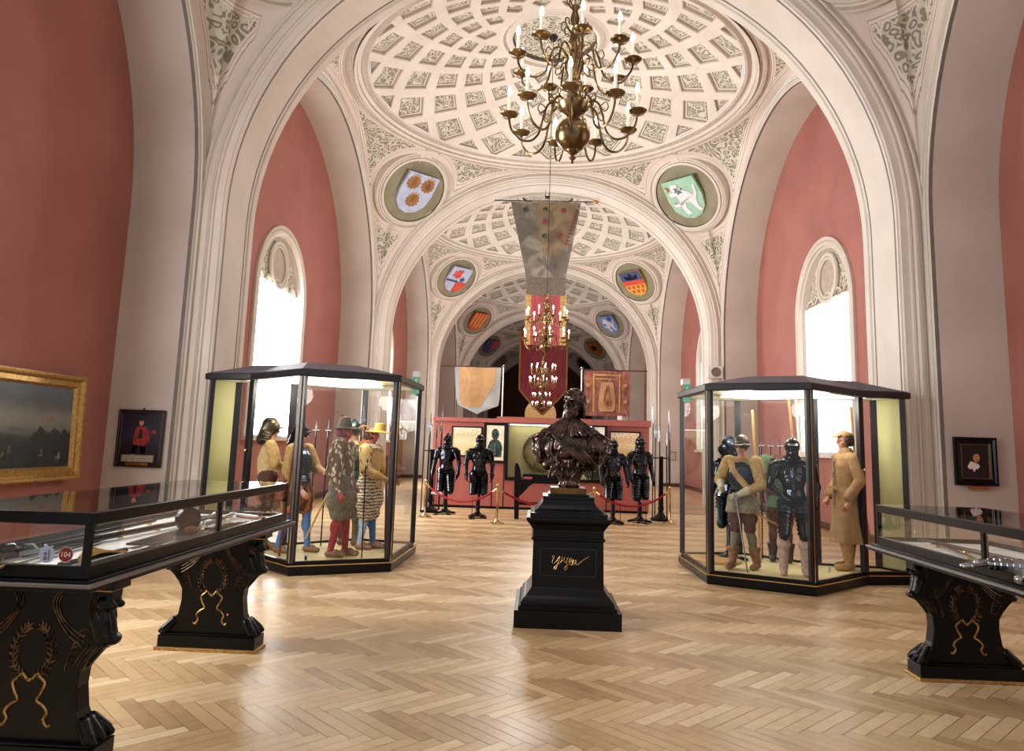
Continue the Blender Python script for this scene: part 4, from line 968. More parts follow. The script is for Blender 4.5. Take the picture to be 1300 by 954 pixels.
# small portraits on the jambs
def jamb_pic(): pass
t, cv = painting('soldier_portrait', 'dark framed picture of a red-coated soldier on the left pier', 'painting', (-5.19, 9.13, 1.425), 0, .60, .72, .05, .03, 'darkwood', 'portL')
def poly(b, pts, y, mi): b.add([(x, y, z) for x, z in pts], [tuple(range(len(pts)))], mi)
def ov(cx, cz, rx, rz_, n=16): return [(cx+rx*math.cos(2*PI*i/n), cz+rz_*math.sin(2*PI*i/n)) for i in range(n)]
b = MB(); y = -.0125
poly(b, [(-.09, -.0), (-.07, .12), (-.02, .16), (.05, .15), (.11, .08), (.13, -.02), (.05, -.1), (-.08, -.08)], y, 0); poly(b, ov(.0, .2, .03, .04), y-.001, 1); poly(b, [(-.045, .22), (.045, .22), (.03, .27), (-.03, .27)], y-.002, 2)
poly(b, [(-.08, -.08), (-.02, -.09), (-.05, -.2), (-.11, -.2)], y, 3); poly(b, [(.0, -.09), (.08, -.1), (.08, -.19), (.02, -.19)], y, 3); poly(b, [(-.1, -.19), (-.04, -.2), (-.05, -.23), (-.1, -.23)], y-.001, 4); poly(b, ov(.17, .08, .03, .025), y, 0); poly(b, [(-.03, .0), (.03, .0), (.02, .1), (-.01, .13)], y-.001, 2)
mk('painted_soldier', b, [M['red_hose'], M['skin'], M['darkwood'], M['blacksteel'], M['line']], cv)
b = MB(); b.box(-.21, .21, -.034, -.028, -.295, -.205); mk('caption_card', b, 'grey_suede', t)
b = MB()
for q in range(4): b.box(-.195, .195, -.0355, -.034, -.285+q*.02, -.279+q*.02)
mk('caption_lines', b, 'paper', t)
b = MB(); b.box(-.15, .14, -.036, -.03, -.338, -.302); mk('name_plate', b, 'brass', t)
b = MB(); b.ell((.01, -.01, .375), (.012, .012, .016)); mk('hook', b, 'blackmet', t)
t, cv = painting('collared_portrait', 'small black framed portrait of a man with a white lace collar, right pier', 'painting', (5.16, 9.13, 1.465), 0, .50, .58, .085, .045, 'black', 'portR')
b = MB(); fr = frame_obj(MB(), .335, .415, .012, .022); mk('gilt_slip', fr, 'gold', t)
b = MB(); y = -.018; poly(b, [(-.16, -.19), (.12, -.19), (.08, -.1), (.0, -.03), (-.09, -.06), (-.14, -.1)], y, 3); poly(b, ov(.012, .045, .04, .055), y-.002, 0); poly(b, [(-.03, .06), (-.035, .1), (0, .125), (.05, .115), (.055, .06), (.04, .09), (.0, .09)], y-.003, 1)
poly(b, [(-.10, -.07), (-.06, .0), (-.01, -.015), (.03, -.03), (.05, -.06), (.03, -.08), (.02, -.1), (.0, -.085), (-.02, -.13), (-.045, -.09), (-.07, -.1)], y-.003, 2)
poly(b, [(.0, .02), (.035, .018), (.025, .008), (.008, .008)], y-.004, 1); poly(b, ov(-.003, .055, .007, .004), y-.004, 1); poly(b, ov(.03, .055, .007, .004), y-.004, 1)
mk('painted_sitter', b, [M['skin'], M['darkwood'], M['white'], M['blackmet']], cv)
b = MB(); b.box(-.09, .13, -.035, 0, -.335, -.3); mk('name_plate', b, 'sh_or', t)
# ------------------------------------------------------------------ the red partition with its pictures
t = thing('display_partition', 'freestanding salmon red partition across the hall behind the bust', 'partition', (-.06, 17.2, 0))
b = MB(); b.box(-2.53, -.84, -.05, .05, .06, 2.0); b.box(1.49, 2.5, -.05, .05, .06, 2.0); b.box(-.84, 1.49, -.05, .05, .06, .72); b.box(-.84, 1.49, -.05, .05, 2.0, 2.02); mk('panel', b, 'partition', t)
b = MB(); b.box(-2.5, 2.48, -.02, .12, 0, .06); mk('foot_rail', b, 'black', t)
b = MB(); b.box(-2.56, -1.06, -.1, .1, 1.99, 2.08); b.box(-1.06, 2.54, -.1, .1, 1.99, 2.13); mk('top_rail', b, 'partition', t)
for x in (-1.13, -.86, 1.52): b = MB(); b.box(x-.012, x+.012, -.056, -.05, .06, 1.99); mk('joint_strip', b, M['darkwood'], t)
t = thing('lit_display_cabinet', 'black framed lit cabinet set in the middle of the red partition', 'cabinet', (.28, 17.2, 1.35))
b = MB()
for a in ((-1.17, 1.17, .62, .66), (-1.17, 1.17, -.68, -.62), (-1.17, -1.12, -.66, .66), (1.12, 1.17, -.66, .66), (.83, .86, -.6, .62)): b.box(a[0], a[1], -.09, .4, a[2], a[3])
mk('frame', b, 'black', t)
b = MB(); b.box(-1.13, 1.13, .36, .38, -.62, .62); mk('back', b, M['caseback'], t)
b = MB(); b.box(-1.1, 1.1, .05, .3, .60, .615); mk('lamp', b, M['caselight'], t)
t2 = thing('painted_round_shield', 'large round brown painted shield inside the lit cabinet behind the bust', 'shield', (-.02, 17.42, 1.33))
M['tondo'] = paintmat('worn_round_shield_paint', [(0, hx('3f3a25')), (.3, hx('6b6239')), (.5, hx('8d8355')), (.7, hx('5f5735')), (1, hx('4a4329'))], (3, 1, 3), 5, amp=1.1)
b = MB(); b.lathe([(.0, -.05), (.25, -.04), (.42, .0), (.47, .02), (.47, .04)], n=40, mt=Matrix.Rotation(PI/2, 4, 'X') @ Matrix.Scale(-1, 4, (0, 0, 1)), cap=False); mk('face', b, M['tondo'], t2, smooth=True)
b = MB(); b.tube([(.465*math.cos(2*PI*i/40), -.02, .465*math.sin(2*PI*i/40)) for i in range(40)], .016, 6, closed=True); mk('rim', b, 'oldbrass', t2)
def flatpic(name, label, cat, x0, x1, z0, z1, cm, fw=.03, fm='black', y=17.14, mat_=None):
    t, cv = painting(name, label, cat, ((x0+x1)/2, y, (z0+z1)/2), 0, x1-x0, z1-z0, fw, .03, fm, cm)
    return t, cv
flatpic('battle_print', 'framed ochre battle print on the left end of the red partition', 'picture', -2.17, -1.45, 1.18, 1.88, 'engr', .03)
flatpic('battle_print', 'framed warm toned battle print on the right end of the red partition', 'picture', 1.52, 2.235, 1.14, 1.87, 'engr2', .03)
t, cv = flatpic('armour_picture', 'black framed picture of a dark helmeted armour, left of the lit cabinet', 'picture', -1.41, -.88, 1.05, 1.98, 'paper', .06)
b = MB(); y = -.0125
poly(b, ov(0, .2, .09, .13), y, 0); poly(b, [(-.15, -.33), (.15, -.33), (.17, -.1), (.13, .02), (.06, .08), (-.06, .08), (-.13, .02), (-.17, -.1)], y, 0); poly(b, ov(-.035, .2, .02, .02), y-.001, 1); poly(b, ov(.035, .2, .02, .02), y-.001, 1); poly(b, [(-.03, -.28), (.0, -.02), (.03, -.28)], y-.001, 2)
mk('drawn_armour', b, [M['greensteel'], M['black'], M['steel']], cv)
flatpic('white_print', 'narrow white print in a black frame half hidden by the bust', 'picture', 1.12, 1.44, 1.03, 1.99, 'whitecard', .04, y=17.06)
flatpic('small_notice', 'small thin framed notice on the wall past the right end of the partition', 'picture', 3.3, 3.5, 1.2, 1.43, 'jamb', .01, y=19.5)
# gun carriage
t = thing('gun_carriage', 'old black wooden gun carriage behind the rope barrier', 'gun carriage', (-.1, 15.1, 0))
for x in (-.45, .62):
    b = MB(); b.prism([(x-.035+px, z) for px, z in ((0, 0), (.09, 0), (.085, .45), (.17, .52), (.12, .75), (.10, .98), (.05, 1.1), (.0, 1.13), (-.02, 1.05), (-.02, .5))], -.05, .05); mk('cheek', b, 'black', t, bev=.008)
b = MB(); b.box(-.4, .66, -.12, .14, .72, .80); b.box(-.34, .66, .02, .12, .80, .9); b.prism([(-.36, .72), (-.36, .5), (-.28, .56), (-.2, .66), (-.1, .72)], -.04, .04); mk('bed', b, 'black', t, bev=.006)
b = MB(); b.box(-.4, .62, -.03, .03, .28, .34); mk('stretcher', b, 'black', t)
t3 = thing('object_label', 'pink label card lying on the black gun carriage', 'label card', (-.33, 15.0, .802)); b = MB(); b.box(-.09, .09, -.005, .005, 0, .05); mk('card', b, 'pinklabel', t3)
# ------------------------------------------------------------------ rope barriers
def post(loc, label):
    t = thing('rope_post', label, 'barrier post', loc, 0, 'brass rope posts in front of the partition')
    b = MB(); b.lathe([(.0, 0), (.14, 0), (.14, .02), (.06, .035), (.035, .07), (.022, .1), (.02, .62), (.028, .64), (.028, .66), (.018, .67), (.018, .69)], n=18); mk('post', b, 'brass', t, smooth=True)
    b = MB(); b.ell((0, 0, .715), .032); mk('ball_finial', b, 'brass', t, smooth=True); return t
PP = [(-2.375, 14.79), (-.885, 14.02), (.95, 14.1), (2.555, 15.14)]
for p, l in zip(PP, ('brass rope post at the far left, beside the showcase', 'brass rope post left of the bust pedestal', 'brass rope post just right of the bust pedestal', 'brass rope post at the far right of the barrier')): post((p[0], p[1], 0), l)
for (a, c, l) in ((0, 1, 'red velvet rope in front of the two left armours'), (1, 2, 'red velvet rope passing behind the bust pedestal'), (2, 3, 'red velvet rope in front of the two right armours')):
    A, B_ = Vector((*PP[a], .66)), Vector((*PP[c], .66)); t = thing('barrier_rope', l, 'rope', A.lerp(B_, .5)); m_ = A.lerp(B_, .5)
    pts = [A.lerp(B_, i/16)-m_+Vector((0, 0, -.30*(1-(2*i/16-1)**2))) for i in range(17)]
    b = MB(); b.tube(pts[1:-1], .021, 8); mk('rope', b, 'redrope', t, smooth=True)
    b = MB(); b.tube([pts[0], pts[1]], .018, 8); b.tube([pts[-2], pts[-1]], .018, 8); mk('brass_hook', b, 'brass', t, smooth=True)
# ------------------------------------------------------------------ armours
def helmet(b, c, s=1., comb=.05, peak=.10, cl=True, close=False):
    x, y, z = c
    b.ell((x, y+.01, z+.03), (.105*s, .13*s, .12*s))
    if comb: b.ell((x, y+.02, z+.06), (.014, .13*s, .10*s+comb))
    if peak: b.cap((x-.05, y-.10*s, z+.045), (x+.05, y-.10*s, z+.045), .018, .018, 8); b.ell((x, y-.13*s, z+.04), (.075*s, peak*.8, .014), (.2, 0, 0))
    if cl: b.ell((x, y-.03, z-.06), (.085*s, .095*s, .085*s)); b.ell((x, y+.07, z-.08), (.085*s, .07*s, .06))
    if close: b.ell((x, y-.08, z-.02), (.07*s, .10*s, .085*s)); b.cap((x, y-.12, z-.01), (x, y-.19, z-.03), .04, .012)
def armour(name, label, cat, loc, rz, m='blacksteel', pose=0, stand=True, close=False, heads=1., group=None, legs=None, sc=1., bigh=1.):
    t = thing(name, label, cat, loc, rz, group, sc)
    b = MB(); helmet(b, (0, -.01, 1.58), .92*bigh, .025, .09 if not close else 0, True, close); mk('helmet', b, m, t, rem=.009, sm=2)
    b = MB(); b.box(-.06, .06, -.142, -.128, 1.575, 1.583); mk('eye_slit', b, 'black', t)
    b = MB(); b.lames((0, 0, 1.44), (0, 0, 1.49), .12, .085, 3); b.ell((0, 0, 1.42), (.15, .11, .05)); mk('gorget', b, m, t, smooth=True)
    b = MB(); b.ell((0, 0, 1.25), (.185, .14, .19)); b.ell((0, -.03, 1.16), (.15, .13, .16)); b.cap((0, -.12, 1.34), (0, -.15, 1.06), .03, .02); b.cap((-.10, .0, 1.365), (.10, .0, 1.365), .07, .07)
    b.cap((0, 0, 1.1), (0, 0, .98), .13, .155); mk('cuirass', b, m, t, rem=.011, sm=2)
    b = MB(); b.lames((0, 0, 1.0), (0, 0, .90), .15, .19, 4, 20, sy=.85); mk('fauld', b, m, t)
    for s in (-1, 1):
        b = MB(); x0, z1 = s*.095, .50
        b.lames((x0, -.02, .93), (s*(.12+.0*pose), -.03, z1), .10, .07, 8, 18, sy=1.05, fl=1.22); b.ell((s*.12, -.04, z1-.01), (.07, .07, .07)); mk('tasset', b, m, t)
        b = MB(); b.ell((s*.175, 0, 1.35), (.09, .10, .09)); b.lames((s*.20, 0, 1.36), (s*.25, 0, 1.2), .092, .066, 5, 14, fl=1.14); mk('pauldron', b, m, t, smooth=True)
        el = Vector((s*.28, -.0, 1.10)); wr = Vector((s*(.29-.02*pose), -.09, .88)) if not (pose == 2 and s < 0) else Vector((s*.17, -.2, 1.0))
        b = MB(); b.cap((s*.245, 0, 1.28), el, .056, .048); b.ell(el, (.056, .06, .06)); b.cap(el, wr, .05, .037); mk('vambrace', b, m, t, rem=.010, sm=1)
        b = MB(); d = (wr-el).normalized(); b.cap(wr-d*.03, wr+d*.06, .048, .035)
        for q in range(4): 
            u = wr+d*.07+Vector((s*-.0, (q-1.5)*.022, 0)); b.cap(u-d*.02, u+d*.05+Vector((-s*.012, 0, 0)), .0135, .012, 8); b.cap(u+d*.05+Vector((-s*.012, 0, 0)), u+d*.08+Vector((-s*.035, 0, 0)), .012, .011, 8)
        b.cap(wr+d*.03+Vector((0, -.035, 0)), wr+d*.09+Vector((-s*.02, -.055, 0)), .014, .012, 8); mk('gauntlet', b, m, t, rem=.007, sm=1)
    if stand:
        b = MB(); b.lathe([(.0, .04), (.17, .04), (.17, .06), (.08, .09), (.05, .13), (.04, .17), (.06, .19), (.045, .24), (.045, .60), (.03, .62), (.03, 1.0)], n=16)
        for k in range(4):
            a = PI/4+k*PI/2; b.cap((.1*math.cos(a), .1*math.sin(a), .05), (.23*math.cos(a), .23*math.sin(a), .022), .03, .022, 10)
        mk('stand', b, 'black', t, smooth=True)
    return t
GA = None
armour('half_armour', 'black armour on a stand at the far left in front of the red partition', 'suit of armour', (-2.06, 15.55, 0), R(-12), sc=.97)
armour('half_armour', 'black armour on a stand, second from the left before the red partition', 'suit of armour', (-1.33, 15.0, 0), R(8), pose=1, sc=.97)
armour('half_armour', 'black armour on a stand just right of the bust', 'suit of armour', (1.38, 14.85, 0), R(16), sc=.96)
armour('half_armour', 'black armour on a stand at the far right beside the pole-arm rack', 'suit of armour', (1.96, 15.2, 0), R(28), pose=1)
for (x, y, lb) in ((-2.22, 15.3, 'pale label card before the far left armour'), (-1.42, 14.75, 'pink label card before the second left armour'), (1.5, 14.6, 'pink label card before the armour right of the bust'), (2.05, 14.95, 'pink label card before the far right armour')):
    t = thing('label_stand', lb, 'label card', (x, y, 0)); b = MB(); b.prism([(-.11, .42), (.11, .42), (.11, .47), (-.11, .47)], -.02, .0); mk('card', b, 'pinklabel' if 'pink' in lb else 'whitecard', t)
    b = MB(); b.tube([(0, .0, 0), (0, .0, .43)], .006, 6); b.lathe([(.06, 0), (.06, .01), (.0, .012)], n=12); mk('support', b, 'black', t)
# pole-arm racks
def polearm(base_, top, kind, label, shaft='darkwood', grp=None):
    A, B_ = Vector(base_), Vector(top); t = thing('polearm', label, 'polearm', A, 0, grp); d = B_-A; L = d.length
    mt = d.to_track_quat('Z', 'Y').to_matrix().to_4x4()
    b = MB(); b.tube([(0, 0, 0), (0, 0, L*.8)], .013, 8); b.xf(mt); mk('shaft', b, shaft, t)
    b = MB()
    if kind == 'glaive':
        pts = [(-.02, L*.78), (.02, L*.78), (.045, L*.86), (.05, L*.93), (.03, L*1.0), (.055, L*1.03), (-.0, L*.99), (-.01, L*.9), (-.025, L*.84)]
        b.prism(pts, -.004, .004)
    elif kind == 'halberd':
        b.prism([(-.01, L*.8), (.01, L*.8), (.012, L*.86), (0, L*1.03), (-.012, L*.86)], -.005, .005); b.prism([(.01, L*.82), (.12, L*.80), (.10, L*.85), (.12, L*.9), (.01, L*.87)], -.004, .004); b.prism([(-.01, L*.83), (-.09, L*.84), (-.01, L*.87)], -.004, .004)
    elif kind == 'partisan':
        b.prism([(-.012, L*.8), (.012, L*.8), (.02, L*.84), (.07, L*.86), (.022, L*.875), (0, L*1.0), (-.022, L*.875), (-.07, L*.86), (-.02, L*.84)], -.004, .004)
    else: b.prism([(-.01, L*.8), (.01, L*.8), (.02, L*.86), (0, L*.96), (-.02, L*.86)], -.005, .005)
    b.xf(mt); mk('head', b, 'steel', t); return t
def rack(x, y, label):
    t = thing('polearm_rack', label, 'pole-arm rack', (x, y, 0))
    b = MB(); b.lathe([(.0, .0), (.22, 0), (.22, .05), (.12, .08), (.07, .14), (.05, .2), (.07, .24), (.055, .3), (.05, 1.3), (.06, 1.33), (.0, 1.34)], n=18); mk('column', b, 'black', t, smooth=True)
    b = MB(); b.tube([(.17*math.cos(2*PI*i/24), .17*math.sin(2*PI*i/24), 1.3) for i in range(24)], .014, 6, closed=True)
    for k in range(4): b.tube([(0, 0, 1.3), (.17*math.cos(k*PI/2), .17*math.sin(k*PI/2), 1.3)], .012, 6)
    mk('ring', b, 'black', t); return t
rack(-2.42, 15.85, 'black pole-arm rack at the left end of the partition'); rack(2.48, 15.75, 'black pole-arm rack at the right end of the partition')
for (rx, ry, sd) in ((-2.42, 15.85, 'left'), (2.48, 15.75, 'right')):
    for k, (a, kd, h) in enumerate(((200, 'glaive', 2.5), (250, 'spear', 2.05), (300, 'spear', 1.95), (340, 'halberd', 2.1), (20, 'glaive', 2.3), (120, 'partisan', 2.15))):
        c_, s_ = math.cos(R(a)), math.sin(R(a)); nm = ('long curved glaive', 'slim spear', 'short slim spear', 'broad halberd', 'shorter curved glaive', 'winged partisan')[k]
        polearm((rx+.20*c_, ry+.20*s_, .05), (rx+.185*c_, ry+.185*s_, h), kd, '%s in the rack at the %s end of the partition' % (nm, sd))
# ------------------------------------------------------------------ costumed figures
def figure(name, label, loc, rz, sp, sc=1.):
    t = thing(name, label, sp.get('cat', 'mannequin'), loc, rz, None, sc)
    hy = sp.get('headrot', 0)
    J = {}
    for s, k in ((-1, 'r'), (1, 'l')):
        J['sh'+k] = Vector((s*.185, 0, 1.40)); J['el'+k] = Vector(sp.get('el'+k, (s*.26, .03, 1.13))); J['wr'+k] = Vector(sp.get('wr'+k, (s*.24, -.10, .92)))
        J['hp'+k] = Vector((s*.09, 0, .93)); J['kn'+k] = Vector(sp.get('kn'+k, (s*.10, -.02, .50))); J['an'+k] = Vector(sp.get('an'+k, (s*.11, .02, .09)))
    b = MB()
    b.ell((0, 0, .97), (.155, .11, .12)); b.ell((0, 0, 1.26), (.165, .11, .19)); b.cap((0, 0, 1.0), (0, 0, 1.2), .125, .135); b.cap((-.13, 0, 1.405), (.13, 0, 1.405), .06, .06)
    if not sp.get('nohead'):
        b.cap((0, .0, 1.42), (0, -.012, 1.54), .055, .052)
        b.ell((0, -.005, 1.635), (.074, .094, .092)); b.ell((0, -.035, 1.575), (.056, .062, .062)); b.ell((0, -.062, 1.545), (.03, .03, .024))
        b.cap((0, -.096, 1.625), (0, -.112, 1.592), .009, .014, 8)
        for s in (-1, 1): b.ell((s*.075, .0, 1.6), (.01, .018, .028)); b.ell((s*.03, -.085, 1.628), (.022, .014, .007)); b.ell((s*.04, -.066, 1.585), (.02, .02, .02))
        b.ell((0, -.092, 1.565), (.022, .01, .007))
    for k in 'rl':
        b.cap(J['sh'+k], J['el'+k], .05, .04); b.cap(J['el'+k], J['wr'+k], .04, .028)
        b.cap(J['hp'+k], J['kn'+k], .085, .055); b.cap(J['kn'+k], J['an'+k], .056, .036); m_ = J['kn'+k].lerp(J['an'+k], .3); b.ell((m_.x, m_.y+.015, m_.z), (.055, .06, .1))
        b.cap(J['an'+k]+Vector((0, .02, -.05)), J['an'+k]+Vector((0, -.14, -.06)), .035, .03)
        s = -1 if k == 'r' else 1; d = (J['wr'+k]-J['el'+k]).normalized(); W = J['wr'+k]; side_ = d.cross(Vector((1, 0, 0))).normalized()
        if side_.length < .1: side_ = Vector((0, 1, 0))
        pc = W+d*.05; b.cap(W, pc+d*.02, .028, .036)
        inn = Vector((-s, 0, 0)); inn = (inn-d*inn.dot(d)).normalized()
        cv = sp.get('grip', .5)
        for q in range(4):
            L = (.075, .085, .08, .065)[q]; u = pc+d*.025+side_*((q-1.5)*.021); v = u+d*L*.45+inn*L*.25*cv; w_ = v+d*L*.25+inn*L*.5*cv
            b.cap(u, v, .0115, .0105, 8); b.cap(v, w_, .0105, .0095, 8)
        u = W+d*.025-side_*.03; v = u+d*.04-side_*.02+inn*.015; b.cap(u, v, .013, .012, 8); b.cap(v, v+d*.03+inn*.02, .012, .01, 8)
    mk('body', b, sp.get('skin', 'skin'), t, rem=.0085, sm=1)
    if not sp.get('nohead'):
        b = MB()
        for s in (-1, 1): b.ell((s*.03, -.0935, 1.613), (.0075, .005, .0045), None, 8, 5)
        mk('eyes', b, 'darkwood', t)
    # hose
    if sp.get('hose'):
        for k, hm in zip('rl', sp['hose']):
            b = MB(); b.cap(J['kn'+k]+Vector((0, 0, .06)), J['kn'+k], .068, .062); b.cap(J['kn'+k], J['an'+k]+Vector((0, 0, -.0)), .062, .042); m_ = J['kn'+k].lerp(J['an'+k], .3); b.ell((m_.x, m_.y+.015, m_.z), (.062, .067, .11)); mk('stocking', b, hm, t, rem=.011, sm=2)
    if sp.get('boot'):
        for k in 'rl':
            b = MB(); h = sp.get('booth', .3); p = J['kn'+k].lerp(J['an'+k], 1-h); b.cap(p, J['an'+k], .068, .052); b.cap(J['an'+k]+Vector((0, .02, -.035)), J['an'+k]+Vector((0, -.15, -.05)), .05, .04); b.lathe([(.075, 0), (.082, .05), (.075, .06)], c=p, n=14)
            mk('boot', b, sp['boot'], t, rem=.010, sm=2)
    if sp.get('shoe'):
        for k in 'rl':
            a = J['an'+k]; b = MB(); b.cap(a+Vector((0, .03, -.045)), a+Vector((0, -.16, -.052)), .046, .038); b.ell(a+Vector((0, -.07, -.02)), (.04, .06, .035)); mk('shoe', b, sp['shoe'], t, rem=.009, sm=2)
    if sp.get('breech'):
        m_, pr, lo = sp['breech']; b = MB()
        b.cap((-.05, 0, .97), (.05, 0, .97), .14, .14)
        for k in 'rl':
            s = -1 if k == 'r' else 1; p = J['hp'+k].lerp(J['kn'+k], lo*.55); q = J['hp'+k].lerp(J['kn'+k], lo)
            b.ell(p, (pr, pr*1.05, .19)); b.cap(J['hp'+k], q, pr*.85, pr*.72)
        o = mk('breeches', b, m_, t, rem=.012, sm=2)
        tx = bpy.data.textures.new('f', 'CLOUDS'); tx.noise_scale = .06; dd = o.modifiers.new('d', 'DISPLACE'); dd.texture = tx; dd.strength = .025
    if sp.get('coat'):
        cm, sm_, puff, skirt = sp['coat']; b = MB()
        b.ell((0, 0, 1.26), (.195, .14, .2)); b.cap((0, 0, 1.02), (0, 0, 1.2), .145, .16); b.cap((-.14, 0, 1.405), (.14, 0, 1.405), .075, .075)
        if skirt: b.lathe([(.14, 1.06), (.15, 1.03), (.18+skirt*.08, 1.03-skirt), (.165+skirt*.07, 1.03-skirt), (.13, 1.0)], n=20, sy=.85)
        mk('coat', b, cm, t, rem=.011, sm=2)
        for k in 'rl':
            b = MB(); b.cap(J['sh'+k], J['el'+k], .07+puff, .058+puff*.8); b.cap(J['el'+k], J['el'+k].lerp(J['wr'+k], .9), .056+puff*.6, .04); mk('sleeve', b, sm_, t, rem=.011, sm=2)
    if sp.get('cuirass'):
        b = MB(); b.ell((0, -.005, 1.25), (.205, .16, .19)); b.cap((0, -.0, 1.08), (0, 0, 1.2), .155, .17); b.cap((0, -.13, 1.32), (0, -.16, 1.1), .03, .02); mk('cuirass', b, sp['cuirass'], t, rem=.011, sm=2)
        b = MB(); b.lames((0, 0, 1.06), (0, 0, .98), .155, .185, 3, 20, sy=.9); mk('fauld', b, sp['cuirass'], t)
    if sp.get('collar'):
        b = MB(); b.lathe([(.06, 1.49), (.075, 1.48), (.16, 1.435), (.155, 1.425), (.07, 1.46)], n=20, sy=.85); b.xf(Matrix.Translation((0, -.01, 0))); mk('collar', b, sp['collar'], t, smooth=True)
    if sp.get('gloves'):
        for k in 'rl':
            W = J['wr'+k]; d = (W-J['el'+k]).normalized(); b = MB(); b.cap(W-d*.13, W-d*.02, .062, .04); b.cap(W-d*.02, W+d*.09, .036, .044)
            for q in range(4):
                u = W+d*.09+Vector((0, 0, (q-1.5)*.024)); b.cap(u, u+d*.05+Vector((0, -.01, 0)), .015, .013, 8)
            b.cap(W+d*.03, W+d*.07+Vector((0, 0, .05)), .016, .014, 8)
            mk('glove', b, sp['gloves'], t, rem=.009, sm=1)
    if sp.get('hair'):
        b = MB(); r = random.Random(9)
        for k in range(70):
            a = r.uniform(-.4, PI+.4); e = r.uniform(-.8, 1.0); b.ell((.08*math.cos(a)*math.cos(e*.7), .095*math.sin(a)*math.cos(e*.7), 1.62+.085*math.sin(e)), (.024, .022, .022), None, 8, 5)
        mk('hair', b, sp['hair'], t, rem=.009, sm=1)
    hat = sp.get('hat')
    if hat:
        k, m_ = hat; b = MB()
        if k == 'brim':
            b.lathe([(.03, 1.80), (.075, 1.79), (.09, 1.70), (.098, 1.675), (.2, 1.66), (.205, 1.668), (.1, 1.69)], n=26); b.xf(Matrix.Rotation(R(4), 4, 'X')); o = mk('hat', b, m_, t, smooth=True)
            b = MB(); b.tube(spath([(.09, .05, 1.68), (.11, .12, 1.74), (.06, .19, 1.75), (.04, .24, 1.70)], 5), [.02]*15+[.008], 8, flat=.5)
            mk('plume', b, sp.get('plume', 'plume'), t, smooth=True)
        elif k == 'tall':
            b.lathe([(.02, 1.82), (.06, 1.81), (.095, 1.74), (.1, 1.67), (.15, 1.66), (.155, 1.667), (.1, 1.68)], n=24); b.ell((0, -.13, 1.665), (.075, .12, .009)); mk('hat', b, m_, t, smooth=True)
            b = MB(); b.cap((.05, .05, 1.78), (.03, .06, 1.86), .03, .006); b.tube(spath([(.03, .06, 1.82), (.0, .12, 1.88), (-.02, .17, 1.875)], 5), .004, 5); mk('plume', b, 'feather', t, smooth=True)
        elif k == 'morion':
            b.ell((0, 0, 1.67), (.10, .125, .12)); b.ell((0, .01, 1.72), (.012, .12, .10)); b.ell((0, 0, 1.65), (.14, .2, .015)); b.ell((0, -.17, 1.672), (.05, .05, .012), (.5, 0, 0)); b.ell((0, .17, 1.672), (.05, .05, .012), (-.5, 0, 0)); mk('morion_helmet', b, m_, t, rem=.008, sm=2)
        elif k == 'cabasset':
            b.ell((0, 0, 1.66), (.10, .125, .12)); b.ell((0, 0, 1.635), (.125, .155, .02)); b.ell((0, -.13, 1.64), (.085, .075, .012), (.25, 0, 0)); mk('cabasset_helmet', b, m_, t, rem=.008, sm=2)
        elif k == 'burgonet':
            b.ell((0, 0.01, 1.655), (.105, .13, .13)); b.ell((0, .02, 1.70), (.012, .12, .10)); b.ell((0, -.13, 1.65), (.08, .06, .012)); b.cap((0, .07, 1.62), (0, .12, 1.48), .085, .075); mk('burgonet_helmet', b, m_, t, rem=.008, sm=2)
            b = MB(); b.lames((0, .06, 1.60), (0, .10, 1.47), .10, .11, 4, 16, sy=.9); mk('neck_guard', b, m_, t)
        elif k == 'cap':
            b.ell((0, .0, 1.69), (.088, .108, .055)); b.lathe([(.085, 1.66), (.088, 1.70)], n=20, sy=1.2); b.ell((0, -.13, 1.672), (.062, .075, .01), (.25, 0, 0)); b.box(-.07, .07, -.098, -.09, 1.68, 1.70); mk('field_cap', b, m_, t, rem=.008, sm=2)
    return t
# ------------------------------------------------------------------ figures in the showcases
ZF = .127
figure('costumed_mannequin', 'mannequin in steel helmet and buff coat, leftmost in the left showcase', (-3.50, 9.08, ZF), R(112), dict(coat=('palebuff', 'buff', .015, .22), breech=('browncl', .1, .8), hose=('brown' and 'browncl', 'browncl'), shoe='shoe', hat=('burgonet', 'brownsteel'), hair=None, wrl=(.12, -.30, 1.02), ell=(.26, -.10, 1.16), wrr=(-.14, -.3, 1.02), elr=(-.27, -.08, 1.16)), .90)
figure('costumed_mannequin', 'mannequin in dark helmet, blued breastplate, orange-brown breeches and blue stockings, left showcase', (-3.06, 8.92, ZF), R(75), dict(coat=('browncl', 'mustard', .03, .1), cuirass='bluesteel', breech=('patch', .15, .75), hose=('bluehose', 'bluehose'), shoe='shoe', hat=('burgonet', 'blacksteel'), anr=(-.14, .16, .09), knr=(-.12, .06, .5), anl=(.12, -.14, .09), knl=(.11, -.1, .5), wrr=(-.24, -.22, .86), elr=(-.28, .0, 1.1), wrl=(.10, -.33, 1.12), ell=(.28, -.1, 1.14)), .87)
figure('costumed_mannequin', 'mannequin in feathered hat, slashed doublet, baggy olive breeches and red hose', (-2.48, 8.74, ZF), R(88), dict(skin='ruddy', coat=('slashed', 'slashed', .055, .12), breech=('olivecl', .165, .85), hose=('red_hose', 'red_hose'), shoe='shoe', hat=('tall', 'feltgrey'), hair='redhair', anl=(.10, -.07, .09), knl=(.10, -.06, .5), anr=(-.10, .06, .09), wrr=(-.27, -.07, .84), elr=(-.29, .02, 1.1), grip=.4), .90)
